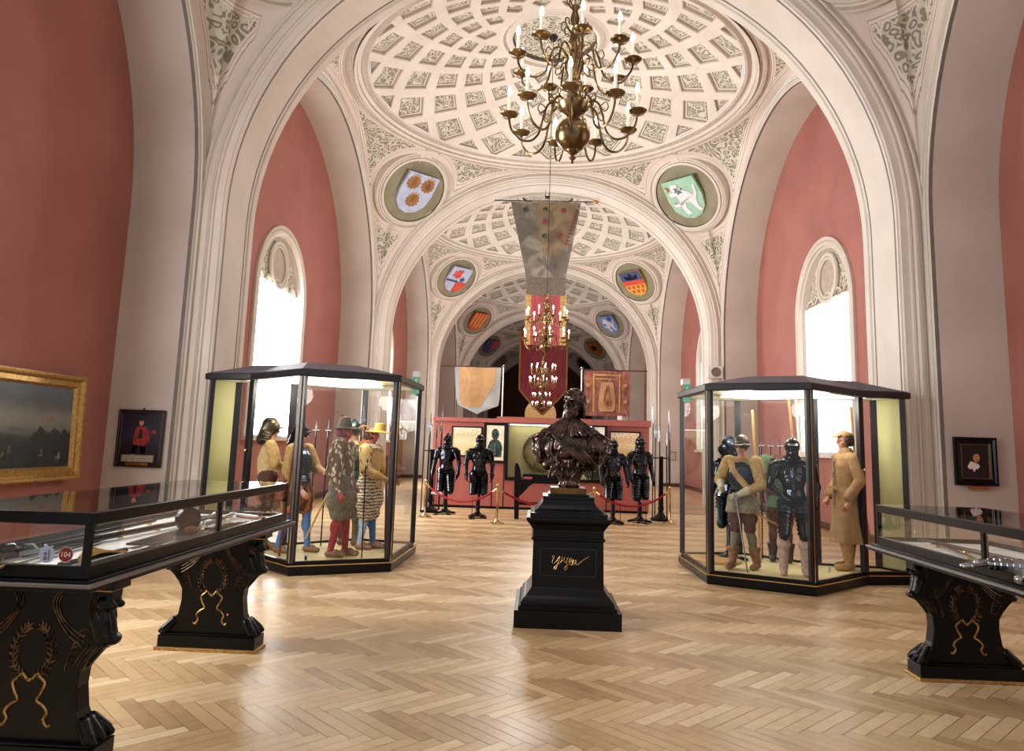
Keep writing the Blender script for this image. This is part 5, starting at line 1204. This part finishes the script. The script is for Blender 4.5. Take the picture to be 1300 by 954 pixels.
figure('costumed_mannequin', 'mannequin in green comb morion and dark backplate, seen from behind, left showcase', (-2.60, 9.70, ZF), R(168), dict(coat=('greencl', 'orange', .045, .12), cuirass='greensteel', collar='palebuff', breech=('browncl', .14, .8), hose=('olivecl', 'browncl'), shoe='shoe', hat=('morion', 'greensteel'), wrl=(.3, -.15, .98), ell=(.33, .02, 1.16), wrr=(-.3, -.1, .95), elr=(-.33, .02, 1.15)), .91)
figure('costumed_mannequin', 'mannequin in yellow brimmed hat, buff doublet and striped puffed breeches', (-2.30, 9.42, ZF), R(78), dict(skin='ruddy', coat=('palebuff', 'dashed', .03, .16), collar='white', breech=('striped', .165, 1.0), hose=('palehose', 'bluehose'), shoe='shoe', hat=('brim', 'straw'), hair='hair', gloves='buff', anl=(.1, -.06, .09), anr=(-.1, .05, .09), wrr=(-.16, -.32, 1.0), elr=(-.27, -.06, 1.12), wrl=(.14, -.3, 1.0), ell=(.26, -.06, 1.12), grip=.8), .885)
armour('tournament_armour', 'bright blackened armour with large close helmet, leftmost in the right showcase', 'suit of armour', (2.33, 9.62, ZF), R(-62), 'bluesteel', 0, True, True, sc=.89, bigh=1.12)
soldier = figure('costumed_mannequin', 'soldier mannequin in peaked helmet, mustard coat with wide sash belt and grey gloves', (2.31, 8.93, ZF), R(-38), dict(coat=('mustard', 'mustard', .03, 0), cuirass='bluesteel', breech=('browncl', .105, .95), hose=('olivecl', 'olivecl'), boot='shoe', booth=.35, hat=('cabasset', 'brownsteel'), gloves='glove', anl=(.14, .10, .09), anr=(-.13, -.06, .09), wrr=(-.18, -.27, 1.08), elr=(-.30, -.04, 1.16), wrl=(.05, -.27, .98), ell=(.30, -.06, 1.12)), .885)
figure('costumed_mannequin', 'headless mannequin in green coat with brown collar at the back of the right showcase', (2.95, 9.55, ZF), R(165), dict(nohead=True, skin='browncl', coat=('greencl', 'greencl', .03, .28), collar='browncl', breech=('browncl', .11, .9), hose=('browncl', 'browncl'), boot='darkwood'), .90)
armour('field_armour', 'tall dark armour with long ribbed tassets and pale boots, middle of the right showcase', 'suit of armour', (2.80, 8.62, ZF), R(-14), 'blacksteel', 2, False, False, sc=.90)
# pale boots that stand under the dark armour
for o_ in [x for x in bpy.data.objects if x.name.startswith('field_armour')]:
    for s in (-1, 1):
        b = MB(); b.cap((s*.12, -.0, .55), (s*.13, .02, .28), .07, .062); b.cap((s*.13, .02, .3), (s*.13, .03, .08), .066, .055); b.cap((s*.13, .04, .05), (s*.14, -.13, .045), .052, .042)
        b.lathe([(.08, .33), (.088, .36), (.08, .40)], c=(s*.125, .015, 0), n=16); mk('boot', b, 'paleboot', o_, rem=.011, sm=2)
# khaki greatcoat figure
def greatcoat():
    sp = dict(skin='skin', hat=('cap', 'khaki'), hair='hair', boot='tanboot', booth=.55, wrl=(.24, -.1, .86), wrr=(-.22, -.14, .88), anl=(.1, -.05, .09), anr=(-.1, .04, .09))
    t = figure('costumed_mannequin', 'soldier mannequin in field cap and long khaki greatcoat, rightmost in the right showcase', (3.64, 9.18, ZF), R(-84), sp, .95)
    vs = MB(); n = 40; pr = [(.07, 1.49), (.12, 1.45), (.19, 1.40), (.205, 1.3), (.195, 1.15), (.19, 1.02), (.215, .9), (.235, .7), (.26, .5), (.28, .34), (.265, .34), (.2, .5)]
    for i, (r, z) in enumerate(pr):
        pass
    V = []
    for i, (r, z) in enumerate(pr):
        for j in range(n):
            a = 2*PI*j/n; f = 1+max(0, (1.0-z))*.14*math.sin(a*7+1); V.append((r*f*math.cos(a), r*f*.82*math.sin(a)+.01, z))
    vs.add(V, [(i*n+j, i*n+(j+1) % n, (i+1)*n+(j+1) % n, (i+1)*n+j) for i in range(len(pr)-1) for j in range(n)]+[tuple(range(n))[::-1], tuple((len(pr)-1)*n+j for j in range(n))])
    vs.cap((-.13, 0, 1.40), (.13, 0, 1.40), .075, .075)
    mk('greatcoat', vs, 'khaki', t, rem=.011, sm=2)
    for s in (-1, 1):
        b = MB(); e = Vector((s*.27, .03, 1.12)); w_ = Vector((s*.24, -.1, .92)); b.cap((s*.19, 0, 1.39), e, .082, .07); b.cap(e, w_, .07, .062); b.cap(w_-(w_-e)*.3, w_, .072, .07); mk('sleeve', b, 'khaki', t, rem=.011, sm=2)
    b = MB(); b.lathe([(.10, 1.42), (.085, 1.50), (.075, 1.53), (.068, 1.5), (.08, 1.43)], n=20); b.box(-.12, .12, -.19, -.175, 1.0, 1.04); mk('collar_and_belt', b, 'khaki', t, smooth=True)
    b = MB(); b.box(-.012, .012, -.182, -.17, .5, 1.42)
    for z in (1.35, 1.22, 1.1, .97, .84): b.ell((.03, -.18, z), .012)
    mk('button_front', b, 'grey_suede', t)
greatcoat()
# details the figures hold or that stand beside them
def rod(name, label, cat, a, c, r, m, tip=None, grp=None):
    A, B_ = Vector(a), Vector(c); t = thing(name, label, cat, A, 0, grp); d = B_-A
    b = MB(); b.tube([(0, 0, 0), d], r, 8); mk('shaft', b, m, t, smooth=True)
    if tip:
        b = MB(); u = d.normalized(); mt = Matrix.Translation(d) @ u.to_track_quat('Z', 'Y').to_matrix().to_4x4()
        if tip == 'fork':
            b.tube([(0, 0, 0), (.04, 0, .02), (.05, 0, .08)], .006, 6); b.tube([(0, 0, 0), (-.04, 0, .02), (-.05, 0, .08)], .006, 6)
        elif tip == 'cross':
            b.tube([(-.04, 0, .0), (.04, 0, .0)], .006, 6); b.prism([(-.014, 0), (.014, 0), (0, .14)], -.004, .004); b.tube([(-.04, 0, 0), (-.048, 0, .02)], .005, 6); b.tube([(.04, 0, 0), (.048, 0, .02)], .005, 6)
        elif tip == 'blade': b.prism([(-.02, 0), (.02, 0), (.03, .06), (0, .3), (-.03, .06)], -.004, .004)
        elif tip == 'hilt':
            b.ell((0, 0, -.02), .02); b.tube([(-.08, 0, .12-.2), (.08, 0, .12-.2)], .006, 6)
        b.xf(mt); mk('head', b, 'steel', t)
    return t
rod('walking_staff', 'brown wooden staff held by the mannequin in the yellow hat', 'staff', (-2.02, 9.28, ZF), (-2.07, 9.33, 1.30), .014, 'wood')
rod('musket_rest', 'thin black musket rest standing near the front pane of the left showcase', 'musket rest', (-2.17, 8.68, ZF), (-2.2, 8.74, 1.18), .008, 'blacksteel', 'fork')
rod('sword', 'pale scabbarded sword hanging behind the red-hosed mannequin', 'sword', (-2.86, 8.72, .32), (-2.60, 8.62, .86), .012, 'buff')
rod('matchlock_musket', 'long musket standing upright beside the dark-helmeted mannequin', 'musket', (-3.12, 8.6, ZF), (-3.02, 8.58, 1.45), .016, 'wood')
rod('bright_halberd', 'tall staff with bright pointed blade at the back of the left showcase', 'halberd', (-2.56, 10.08, ZF), (-2.56, 10.0, 1.70), .013, 'lightwood', 'blade')
for k, x in enumerate((-3.22, -3.06, -2.90)):
    rod('partisan', '%s dark partisan leaning at the back of the left showcase' % ('leftmost', 'middle', 'rightmost')[k], 'partisan', (x, 9.50-k*.0+.0, ZF), (x, 9.50, 1.60), .009, 'blacksteel', 'cross')
for k, x in enumerate((2.80, 2.90, 3.0)):
    rod('partisan', '%s dark partisan at the back of the right showcase' % ('leftmost', 'middle', 'rightmost')[k], 'partisan', (x, 9.82-.07*k, ZF), (x, 9.80-.07*k, 1.58), .009, 'blacksteel', 'cross')
rod('ash_staff', 'ochre wooden staff behind the peaked-helmet soldier in the right showcase', 'staff', (2.68, 9.5, ZF), (2.55, 9.3, 2.02), .017, 'lightwood')
rod('pike', 'pale pike leaning toward the dark armour in the right showcase', 'pike', (3.06, 9.02, ZF), (2.90, 9.0, 2.15), .014, 'lightwood')
rod('pike', 'second pale pike just right of the first in the right showcase', 'pike', (3.14, 9.15, ZF), (3.02, 9.1, 2.15), .012, 'white')
rod('flag_staff', 'ochre staff behind the khaki greatcoat mannequin', 'staff', (3.86, 9.33, ZF), (3.80, 9.36, 2.1), .016, 'lightwood')
rod('drawn_sword', 'bright sword held point down by the mustard-coated soldier', 'sword', (2.24, 8.52, ZF+.02), (2.14, 8.62, 1.02), .009, 'steel', 'hilt')
rod('scabbard', 'thin scabbard slanting behind the mustard-coated soldier', 'scabbard', (2.86, 9.12, .60), (2.36, 8.72, .80), .010, 'brass')
b = MB(); t = soldier
b.tube(spath([(-.12, -.10, 1.42), (-.02, -.19, 1.26), (.12, -.18, 1.10), (.19, -.06, .98)], 6), .05, 8, flat=.25); mk('leather_sash', b, 'buff', t, smooth=True)
b = MB(); b.lathe([(.17, 1.02), (.195, .95), (.235, .74), (.225, .74), (.16, .98)], n=28, sy=.85); mk('skirt', b, 'grey_suede', t, smooth=True)
b = MB(); b.lathe([(.18, 1.0), (.19, .985), (.192, .955), (.18, .95)], n=28, sy=.9); mk('belt', b, 'orange', t)
t = thing('wooden_base', 'round light wooden stand base on the floor behind the mustard-coated soldier', 'base', (2.12, 9.45, ZF)); b = MB(); b.lathe([(0, 0), (.3, 0), (.3, .03), (.27, .045), (0, .045)], n=30); mk('disc', b, 'lightwood', t)
for (x, y, rz, lb) in ((-2.72, 8.33, 10, 'small black and white number card on the left showcase floor'), (3.30, 8.93, 30, 'small white card lying on the right showcase floor')):
    t = thing('number_card', lb, 'label card', (x, y, ZF), R(rz)); b = MB(); b.prism([(-.02, 0), (.02, 0), (.02, .07), (-.02, .07)], -.01, 0); mk('card', b, 'whitecard', t)
    if x < 0: b = MB(); b.prism([(-.012, .015), (.012, .015), (.012, .055), (-.012, .055)], -.012, -.0105); mk('printed_mark', b, 'black', t)
# ------------------------------------------------------------------ chandeliers
def chandelier(loc, label, top):
    t = thing('chandelier', label, 'chandelier', loc, 0, 'brass candle chandeliers hanging down the hall')
    b = MB(); b.ell((0, 0, 0), .128, None, 32, 20); mk('ball', b, 'oldbrass', t, smooth=True)
    b = MB(); b.lathe([(.0, -.22), (.012, -.215), (.006, -.20), (.022, -.185), (.028, -.175), (.01, -.16), (.02, -.15), (.045, -.135), (.05, -.12), (.0, -.118)], n=18); mk('finial', b, 'oldbrass', t, smooth=True)
    b = MB(); b.lathe([(.04, .12), (.05, .14), (.09, .17), (.115, .21), (.12, .235), (.06, .25), (.03, .27), (.05, .30), (.035, .34), (.06, .37), (.065, .40), (.03, .43), (.05, .47), (.07, .52), (.075, .56), (.04, .58), (.055, .62), (.035, .66), (.06, .70), (.04, .75), (.03, .80), (.045, .83), (.025, .86), (.035, .92), (.02, .98), (.03, 1.02), (.012, 1.05)], n=20); mk('baluster_stem', b, 'oldbrass', t, smooth=True)
    # arm meshes shared
    ma = MB(); pts = spath([(.07, 0, .20), (.13, 0, .25), (.19, 0, .22), (.22, 0, .12), (.25, 0, .0), (.31, 0, -.06), (.39, 0, -.05), (.45, 0, .02), (.47, 0, .11)], 5); ma.tube(pts, .0085, 6)
    ma.tube(spath([(.20, 0, .20), (.24, 0, .23), (.26, 0, .19), (.235, 0, .16), (.215, 0, .18)], 4), .005, 5); ma.tube(spath([(.10, 0, .23), (.12, 0, .30), (.16, 0, .31), (.165, 0, .27), (.14, 0, .26)], 4), .005, 5); ma.ell((.235, 0, .06), (.012, .012, .012))
    mu = MB(); p2 = spath([(.05, 0, .60), (.10, 0, .67), (.16, 0, .65), (.19, 0, .56), (.22, 0, .46), (.29, 0, .41), (.37, 0, .43), (.42, 0, .49), (.43, 0, .55)], 5); mu.tube(p2, .008, 6)
    mu.tube(spath([(.16, 0, .63), (.20, 0, .66), (.22, 0, .62), (.20, 0, .59), (.18, 0, .61)], 4), .005, 5); mu.tube(spath([(.08, 0, .58), (.10, 0, .52), (.14, 0, .50), (.15, 0, .54), (.12, 0, .55)], 4), .005, 5)
    def pan(z): b = MB(); b.lathe([(.012, z-.02), (.02, z-.01), (.05, z-.004), (.066, z+.012), (.068, z+.016), (.05, z+.004), (.018, z+.004), (.016, z+.03), (.02, z+.034), (.012, z+.034)], n=18); return b
    def candle(z): b = MB(); b.lathe([(.012, z+.03), (.012, z+.155), (.0, z+.156)], n=10); return b
    def bulb(z): b = MB(); b.lathe([(.006, z+.156), (.014, z+.17), (.016, z+.185), (.010, z+.21), (.001, z+.232)], n=10); return b
    for lv, (am, r, z, ph, m_) in enumerate(((ma, .47, .12, 105, 'oldbrass'), (mu, .43, .56, 115, 'oldbrass'))):
        a0 = mk('arm', am, m_, t, smooth=True); a0.rotation_euler = (0, 0, R(ph))
        ks = []
        for nm, bb, mm in (('drip_pan', pan(z), 'oldbrass'), ('candle_tube', candle(z), 'candle'), ('flame_bulb', bulb(z), 'flame')):
            for i_, v in enumerate(bb.v): bb.v[i_] = (v[0]+r, v[1], v[2])
            o = mk(nm, bb, mm, a0, smooth=True); ks.append(o)
        for k in range(1, 9):
            c = a0.copy(); C.objects.link(c); c.parent = t; c.rotation_euler = (0, 0, R(ph+40*k))
            for o in ks: d = o.copy(); C.objects.link(d); d.parent = c
    b = MB()   # ring of small scrolls at the crown
    for k in range(8):
        a = 2*PI*k/8; ca, sa = math.cos(a), math.sin(a)
        b.tube([(x*ca, x*sa, z) for x, _, z in [tuple(v) for v in spath([(.02, 0, 1.0), (.06, 0, 1.05), (.05, 0, 1.10), (.03, 0, 1.08)], 4)]], .005, 5)
        b.tube([(x*ca, x*sa, z) for x, _, z in [tuple(v) for v in spath([(.03, 0, .78), (.09, 0, .82), (.10, 0, .88), (.07, 0, .89), (.06, 0, .85)], 4)]], .005, 5)
    mk('scroll_crown', b, 'oldbrass', t, smooth=True)
    return t
def rodto(t, z0, z1):
    b = MB(); n = int((z1-z0)/.5); b.tube([(0, 0, z0), (0, 0, z1)], .007, 6)
    for k in range(n): b.ell((0, 0, z0+.25+k*.5), (.012, .012, .03), None, 8, 5)
    b.lathe([(.0, z1-.12), (.05, z1-.1), (.1, z1-.02), (.1, z1)], n=16); mk('suspension_rod', b, 'blackmet', t, smooth=True)
ch = chandelier((.045, 5.05, 3.75), 'large two-tier brass chandelier with lit candles hanging nearest, over the bust', 0)
c2 = dup(ch, (-.03, BC0+PER, 3.54), R(13), 'second brass chandelier, hanging in front of the old grey banner')
c3 = dup(ch, (-.02, BC0+2*PER, 3.52), R(7), 'third brass chandelier, small and lit before the red pointed banner')
c4 = dup(ch, (-.01, BC0+3*PER, 3.25), R(21), 'fourth and farthest brass chandelier, lowest against the red banner tip')
rodto(ch, 1.04, 10.45-3.75); rodto(c2, 1.04, 10.45-3.54); rodto(c3, 1.04, 10.45-3.52); rodto(c4, 1.04, 10.45-3.25)
# ------------------------------------------------------------------ banners
def clothmat(name, stops, scale=3, sc=(1, 1, 1), rough=.9, vs=None):
    m, nt, b = base(name, (.5, .5, .5), rough)
    n = nd(nt, 'ShaderNodeTexNoise', Scale=scale, Detail=6, Distortion=.8); nt.links.new(objco(nt, sc), n.inputs['Vector'])
    nt.links.new(ramp(nt, n.outputs['Fac'], stops), b.inputs['Base Color']); bump(nt, b, n.outputs['Fac'], .3, .02); return m
M['oldsilk'] = clothmat('grey_worn_silk', [(.3, hx('4b443d')), (.5, hx('645c52')), (.7, hx('948b7f'))], 2.2)
M['goldsilk'] = clothmat('worn_gold_brown_silk', [(.3, hx('574a38')), (.5, hx('705f47')), (.7, hx('7f6d52'))], 2.2)
M['redsilk'] = clothmat('crimson_silk', [(.3, hx('833039')), (.6, hx('9c404b')), (.8, hx('aa5660'))], 2, (4, 1, .6))
M['tansilk'] = clothmat('tan_silk', [(.3, hx('967048')), (.6, hx('a9835a')), (.8, hx('b8946c'))], 3)
M['greysilk'] = clothmat('blue_grey_silk', [(.3, hx('7c7a78')), (.6, hx('96958f'))], 3)
M['darkred'] = clothmat('faded_maroon_silk', [(.3, hx('5e332c')), (.5, hx('7a4238')), (.7, hx('95604a'))], 4, (3, 1, 1))
M['goldthread'] = mat('faded_gold_thread', hx('b48a4c'), .6, .2, hx('8d6a36'), 12)
def sheet(b, rows, y, mi=0, wav=.02, fr=9, n=24, ph=0, dy=0):
    """rows: (x0, x1, z) from the top down"""
    vs = []
    for j, (x0, x1, z) in enumerate(rows):
        for i in range(n+1):
            t = i/n; x = x0+(x1-x0)*t; vs.append((x, y+dy+wav*math.sin(fr*x+ph)*min(1, j/2+.3), z))
    b.add(vs, [(j*(n+1)+i, j*(n+1)+i+1, (j+1)*(n+1)+i+1, (j+1)*(n+1)+i) for j in range(len(rows)-1) for i in range(n)], mi)
def lerprows(a, c, n): return [(a[0]+(c[0]-a[0])*i/n, a[1]+(c[1]-a[1])*i/n, a[2]+(c[2]-a[2])*i/n) for i in range(n+1)]
t = thing('tapered_banner', 'long tapering old grey and gold banner hung from a rod under the second arch', 'banner', (0, 20.0, 0))
b = MB(); sheet(b, lerprows((-1.09, .92, 8.38), (-.59, .52, 6.17), 8), 0, 0); mk('cloth', b, 'oldsilk', t, smooth=True, fix=False)
b = MB(); sheet(b, lerprows((-.42, .80, 8.37), (-.22, .56, 7.2), 4)+[(-.12, .35, 6.8)], 0, 0, dy=-.006); mk('gold_field', b, 'goldsilk', t, smooth=True, fix=False)
for (x, z, m_) in ((-.65, 8.13, 'greensteel'), (-.1, 8.15, 'greensteel'), (.42, 8.13, 'redhair'), (-.1, 7.80, 'redhair'), (-.1, 7.37, 'greensteel'), (.32, 7.40, 'redhair')):
    b = MB(); b.lathe([(.075, 0), (.06, .012), (.02, .015)], n=14, mt=Matrix.Translation((x, -.028, z)) @ Matrix.Rotation(PI/2, 4, 'X')); mk('painted_roundel', b, m_, t)
b = MB()
for k in range(12): b.add([(.80-.03*k, -.03, 8.3-.1*k), (.90-.025*k, -.03, 8.24-.1*k), (.81-.03*k, -.03, 8.22-.1*k)], [(0, 1, 2)])
mk('edge_flames', b, 'redhair', t)
b = MB(); sheet(b, [(-.60, .53, 6.18), (-.58, .52, 5.9), (-.57, .52, 5.66)], 0, 0); mk('brown_band', b, 'feltgrey', t, smooth=True, fix=False)
b = MB(); sheet(b, lerprows((-.59, .55, 5.67), (-.60, .56, 4.25), 5), 0, 0, dy=.004); mk('lower_border', b, 'goldthread', t, smooth=True, fix=False)
b = MB(); sheet(b, lerprows((-.43, .38, 5.66), (-.43, .38, 4.25), 5), 0, 0, dy=-.008); mk('crimson_field', b, 'redsilk', t, smooth=True, fix=False)
b = MB()
for s in (0, 1):
    for q in range(9):
        z = 5.58-.145*q; x0 = -.26+s*.26; b.tube([(x, -.03, zz) for x, _, zz in [tuple(v) for v in spath([(x0, 0, z), (x0+.05, 0, z+.03), (x0+.12, 0, z-.03), (x0+.2, 0, z+.02), (x0+.16, 0, z-.05), (x0+.05, 0, z-.06)], 4)]], .008, 4)
mk('gold_script', b, 'goldthread', t)
b = MB(); b.tube([(-1.56, 0, 8.41), (1.28, 0, 8.41)], .018, 8); mk('rod', b, 'darkwood', t); b = MB(); b.ell((1.33, 0, 8.41), (.09, .05, .06)); mk('gilt_knob', b, 'gold', t, smooth=True)
b = MB(); b.tube([(-.1, 0, 8.41), (-.1, .1, 8.82)], .006, 5); mk('cord', b, 'blackmet', t)
t = thing('pointed_banner', 'crimson banner with gold edging ending in a point, behind the distant chandeliers', 'banner', (0, 37.6, 0))
rows = lerprows((-1.18, 1.27, 7.4), (-1.17, 1.28, 4.32), 6)+[(-.7, .8, 3.78), (.02, .1, 3.05)]
b = MB(); sheet(b, rows, 0, 0, .06, 6); mk('cloth', b, 'redsilk', t, smooth=True, fix=False)
b = MB(); r_ = [(x0, z) for x0, x1, z in rows]+[(x1, z) for x0, x1, z in rows[::-1]]; b.tube([(x, -.02+.06*math.sin(6*x), z) for x, z in r_], .045, 6, flat=.4); mk('gold_edging', b, 'goldthread', t, smooth=True)
b = MB(); b.tube([(-1.35, 0, 7.43), (1.4, 0, 7.43)], .025, 8); b.tube([(-1.1, 0, 7.43), (0, .1, 10.3)], .008, 4); b.tube([(1.2, 0, 7.43), (0, .1, 10.3)], .008, 4); mk('rod_and_cords', b, 'darkwood', t)
def stand_flag(label, x0, x1, xp, xr, build):
    t = thing('standing_flag', label, 'flag', (xp, 18.0, 0))
    b = MB(); b.tube([(0, 0, .02), (0, 0, 3.40)], .016, 8); b.lathe([(0, 0), (.2, 0), (.2, .03), (.03, .06)], n=18); mk('upright_pole', b, 'whitecard', t, smooth=True)
    b = MB(); b.ell((0, 0, 3.42), .035); mk('pole_knob', b, 'steel', t, smooth=True)
    b = MB(); b.tube([(0, 0, 3.385), (xr-xp, 0, 3.385)], .012, 8); mk('cross_rod', b, 'darkwood', t)
    build(t, x0-xp, x1-xp); return t
def fl_left(t, x0, x1):
    b = MB(); sheet(b, [(x0, x1, 3.38), (x0+.03, x1-.01, 3.0), (x0+.06, x1-.02, 2.6), (x0+.12, x1-.05, 2.42), (x0+.5, x1-.5, 2.25), (x0+.6, x0+.62, 2.21)], 0, 0); mk('grey_border', b, 'greysilk', t, smooth=True, fix=False)
    b = MB(); sheet(b, [(x0+.12, x1-.12, 3.37), (x0+.14, x1-.14, 3.0), (x0+.15, x1-.25, 2.8), (x0+.16, x1-.38, 2.6), (x0+.2, x1-.45, 2.45), (x0+.4, x1-.55, 2.38)], 0, 0, dy=-.008); mk('tan_field', b, 'tansilk', t, smooth=True, fix=False)
    b = MB()
    for q in range(4): b.tube([(x, -.045, z) for x, _, z in [tuple(v) for v in spath([(x0+.25+q*.16, 0, 3.25-.05*q), (x0+.3+q*.15, 0, 3.0), (x0+.24+q*.15, 0, 2.75), (x0+.34+q*.1, 0, 2.58)], 5)]], .004, 4)
    mk('faint_creases', b, 'goldthread', t)
def fl_right(t, x0, x1):
    b = MB(); sheet(b, [(x0, x1, 3.38), (x0, x1, 2.9), (x0+.01, x1, 2.5), (x0+.02, x1-.02, 2.25)], 0, 0); mk('maroon_cloth', b, 'darkred', t, smooth=True, fix=False)
    b = MB()
    for (a, c, z0, z1) in ((.22, .26, 2.35, 3.3), (.86, .9, 2.35, 3.3), (.22, .9, 3.24, 3.28), (.28, .84, 3.15, 3.18)): sheet(b, [(x0+a, x0+c, z1), (x0+a, x0+c, z0)], 0, 0, dy=-.01, n=6)
    mk('gold_bands', b, 'goldthread', t, fix=False)
    b = MB(); sheet(b, [(x0+.42, x0+.72, 3.08), (x0+.38, x0+.76, 2.8), (x0+.36, x0+.78, 2.45), (x0+.4, x0+.72, 2.36)], 0, 0, dy=-.012, n=8); mk('gold_panel', b, 'tansilk', t, fix=False)
    b = MB(); b.tube([(x0+.57+a*.5, -.045, z) for a, z in ((-.02, 2.5), (-.16, 2.62), (-.10, 2.85), (-.02, 2.95), (-.05, 3.0), (.05, 3.0), (.02, 2.95), (.10, 2.85), (.16, 2.62), (.02, 2.5))], .02, 5, flat=.4); b.ell((x0+.57, -.045, 2.62), (.03, .01, .05)); mk('red_emblem', b, 'red_hose', t)
    for (px, pz) in ((.1, 3.0), (.1, 2.6), (1.02, 3.0), (1.02, 2.6)):
        b = MB(); b.lathe([(.05, 0), (.0, .01)], n=12, mt=Matrix.Translation((x0+px, -.035, pz)) @ Matrix.Rotation(PI/2, 4, 'X')); mk('rosette', b, 'goldthread', t)
stand_flag('tan flag with grey torn border hanging from a pole behind the partition, left side', -2.27, -1.10, -1.05, -2.62, fl_left)
stand_flag('maroon flag with faded gold embroidery on a pole behind the partition, right side', .96, 2.10, .90, 2.52, fl_right)
t = thing('round_gilt_panel', 'round pale yellow panel showing above the partition below the red banner', 'panel', (-.03, 40.0, 0))
M['paleyel'] = mat('pale_yellow_paint', hx('d9b877'), .6); 
b = MB(); b.lathe([(0, -.03), (.8, -.03), (.86, 0), (.86, .04), (0, .04)], n=40, mt=Matrix.Translation((0, 0, 3.15)) @ Matrix.Rotation(PI/2, 4, 'X')); mk('disc', b, 'paleyel', t)
b = MB(); b.box(-.05, .05, -.03, .03, 0, 2.4); b.box(-.4, .4, -.25, .25, 0, .08); mk('stand', b, 'darkwood', t)
t = thing('white_block', 'small white block on top of the partition below the maroon flag', 'block', (1.76, 17.2, 2.13)); b = MB(); b.box(-.05, .05, -.04, .04, 0, .1); mk('block', b, 'whitecard', t, bev=.004)
# ------------------------------------------------------------------ camera, light, world
cam = bpy.data.cameras.new('camera'); co = bpy.data.objects.new('camera', cam); C.objects.link(co)
cam.sensor_width = 36; cam.lens = 921.04/1300*36; cam.shift_y = -45/1300; cam.clip_end = 200; cam.clip_start = .05
pitch, yaw, roll = .1423, .039, -.0312
Fv = Vector((-math.sin(yaw)*math.cos(pitch), math.cos(yaw)*math.cos(pitch), math.sin(pitch)))
R0 = Vector((math.cos(yaw), math.sin(yaw), 0)); U0 = R0.cross(Fv)
Rv = R0*math.cos(roll)-U0*math.sin(roll); Uv = U0*math.cos(roll)+R0*math.sin(roll)
co.matrix_world = Matrix(((Rv.x, Uv.x, -Fv.x, -.1551), (Rv.y, Uv.y, -Fv.y, 0), (Rv.z, Uv.z, -Fv.z, 1.5), (0, 0, 0, 1)))
bpy.context.scene.camera = co
w = bpy.data.worlds.new('world'); bpy.context.scene.world = w; w.use_nodes = True
w.node_tree.nodes['Background'].inputs['Color'].default_value = (.97, .98, 1., 1); w.node_tree.nodes['Background'].inputs['Strength'].default_value = .7
def plight(name, loc, e, r=.4, col=(1, .99, .95)):
    l = bpy.data.lights.new(name, 'POINT'); l.energy = e; l.shadow_soft_size = r; l.color = col
    o = bpy.data.objects.new(name, l); C.objects.link(o); o.location = loc
for k, e in ((0, 35), (1, 480), (2, 400), (3, 260), (4, 30)):  # added fill lamps without fittings, to brighten the domes bay by bay
    plight('vault_fill', (0, BC0+PER*k+(2.3 if k == 3 else 1.0), 5.6), e)
sc = bpy.context.scene
sc.view_settings.view_transform = 'Standard'; sc.view_settings.look = 'None'; sc.view_settings.exposure = 0
sc.cycles.use_denoising = True; sc.cycles.max_bounces = 8; sc.cycles.diffuse_bounces = 4; sc.cycles.glossy_bounces = 4
sc.cycles.transparent_max_bounces = 24; sc.cycles.sample_clamp_indirect = 6; sc.cycles.caustics_reflective = False
sc.cycles.use_adaptive_sampling = True
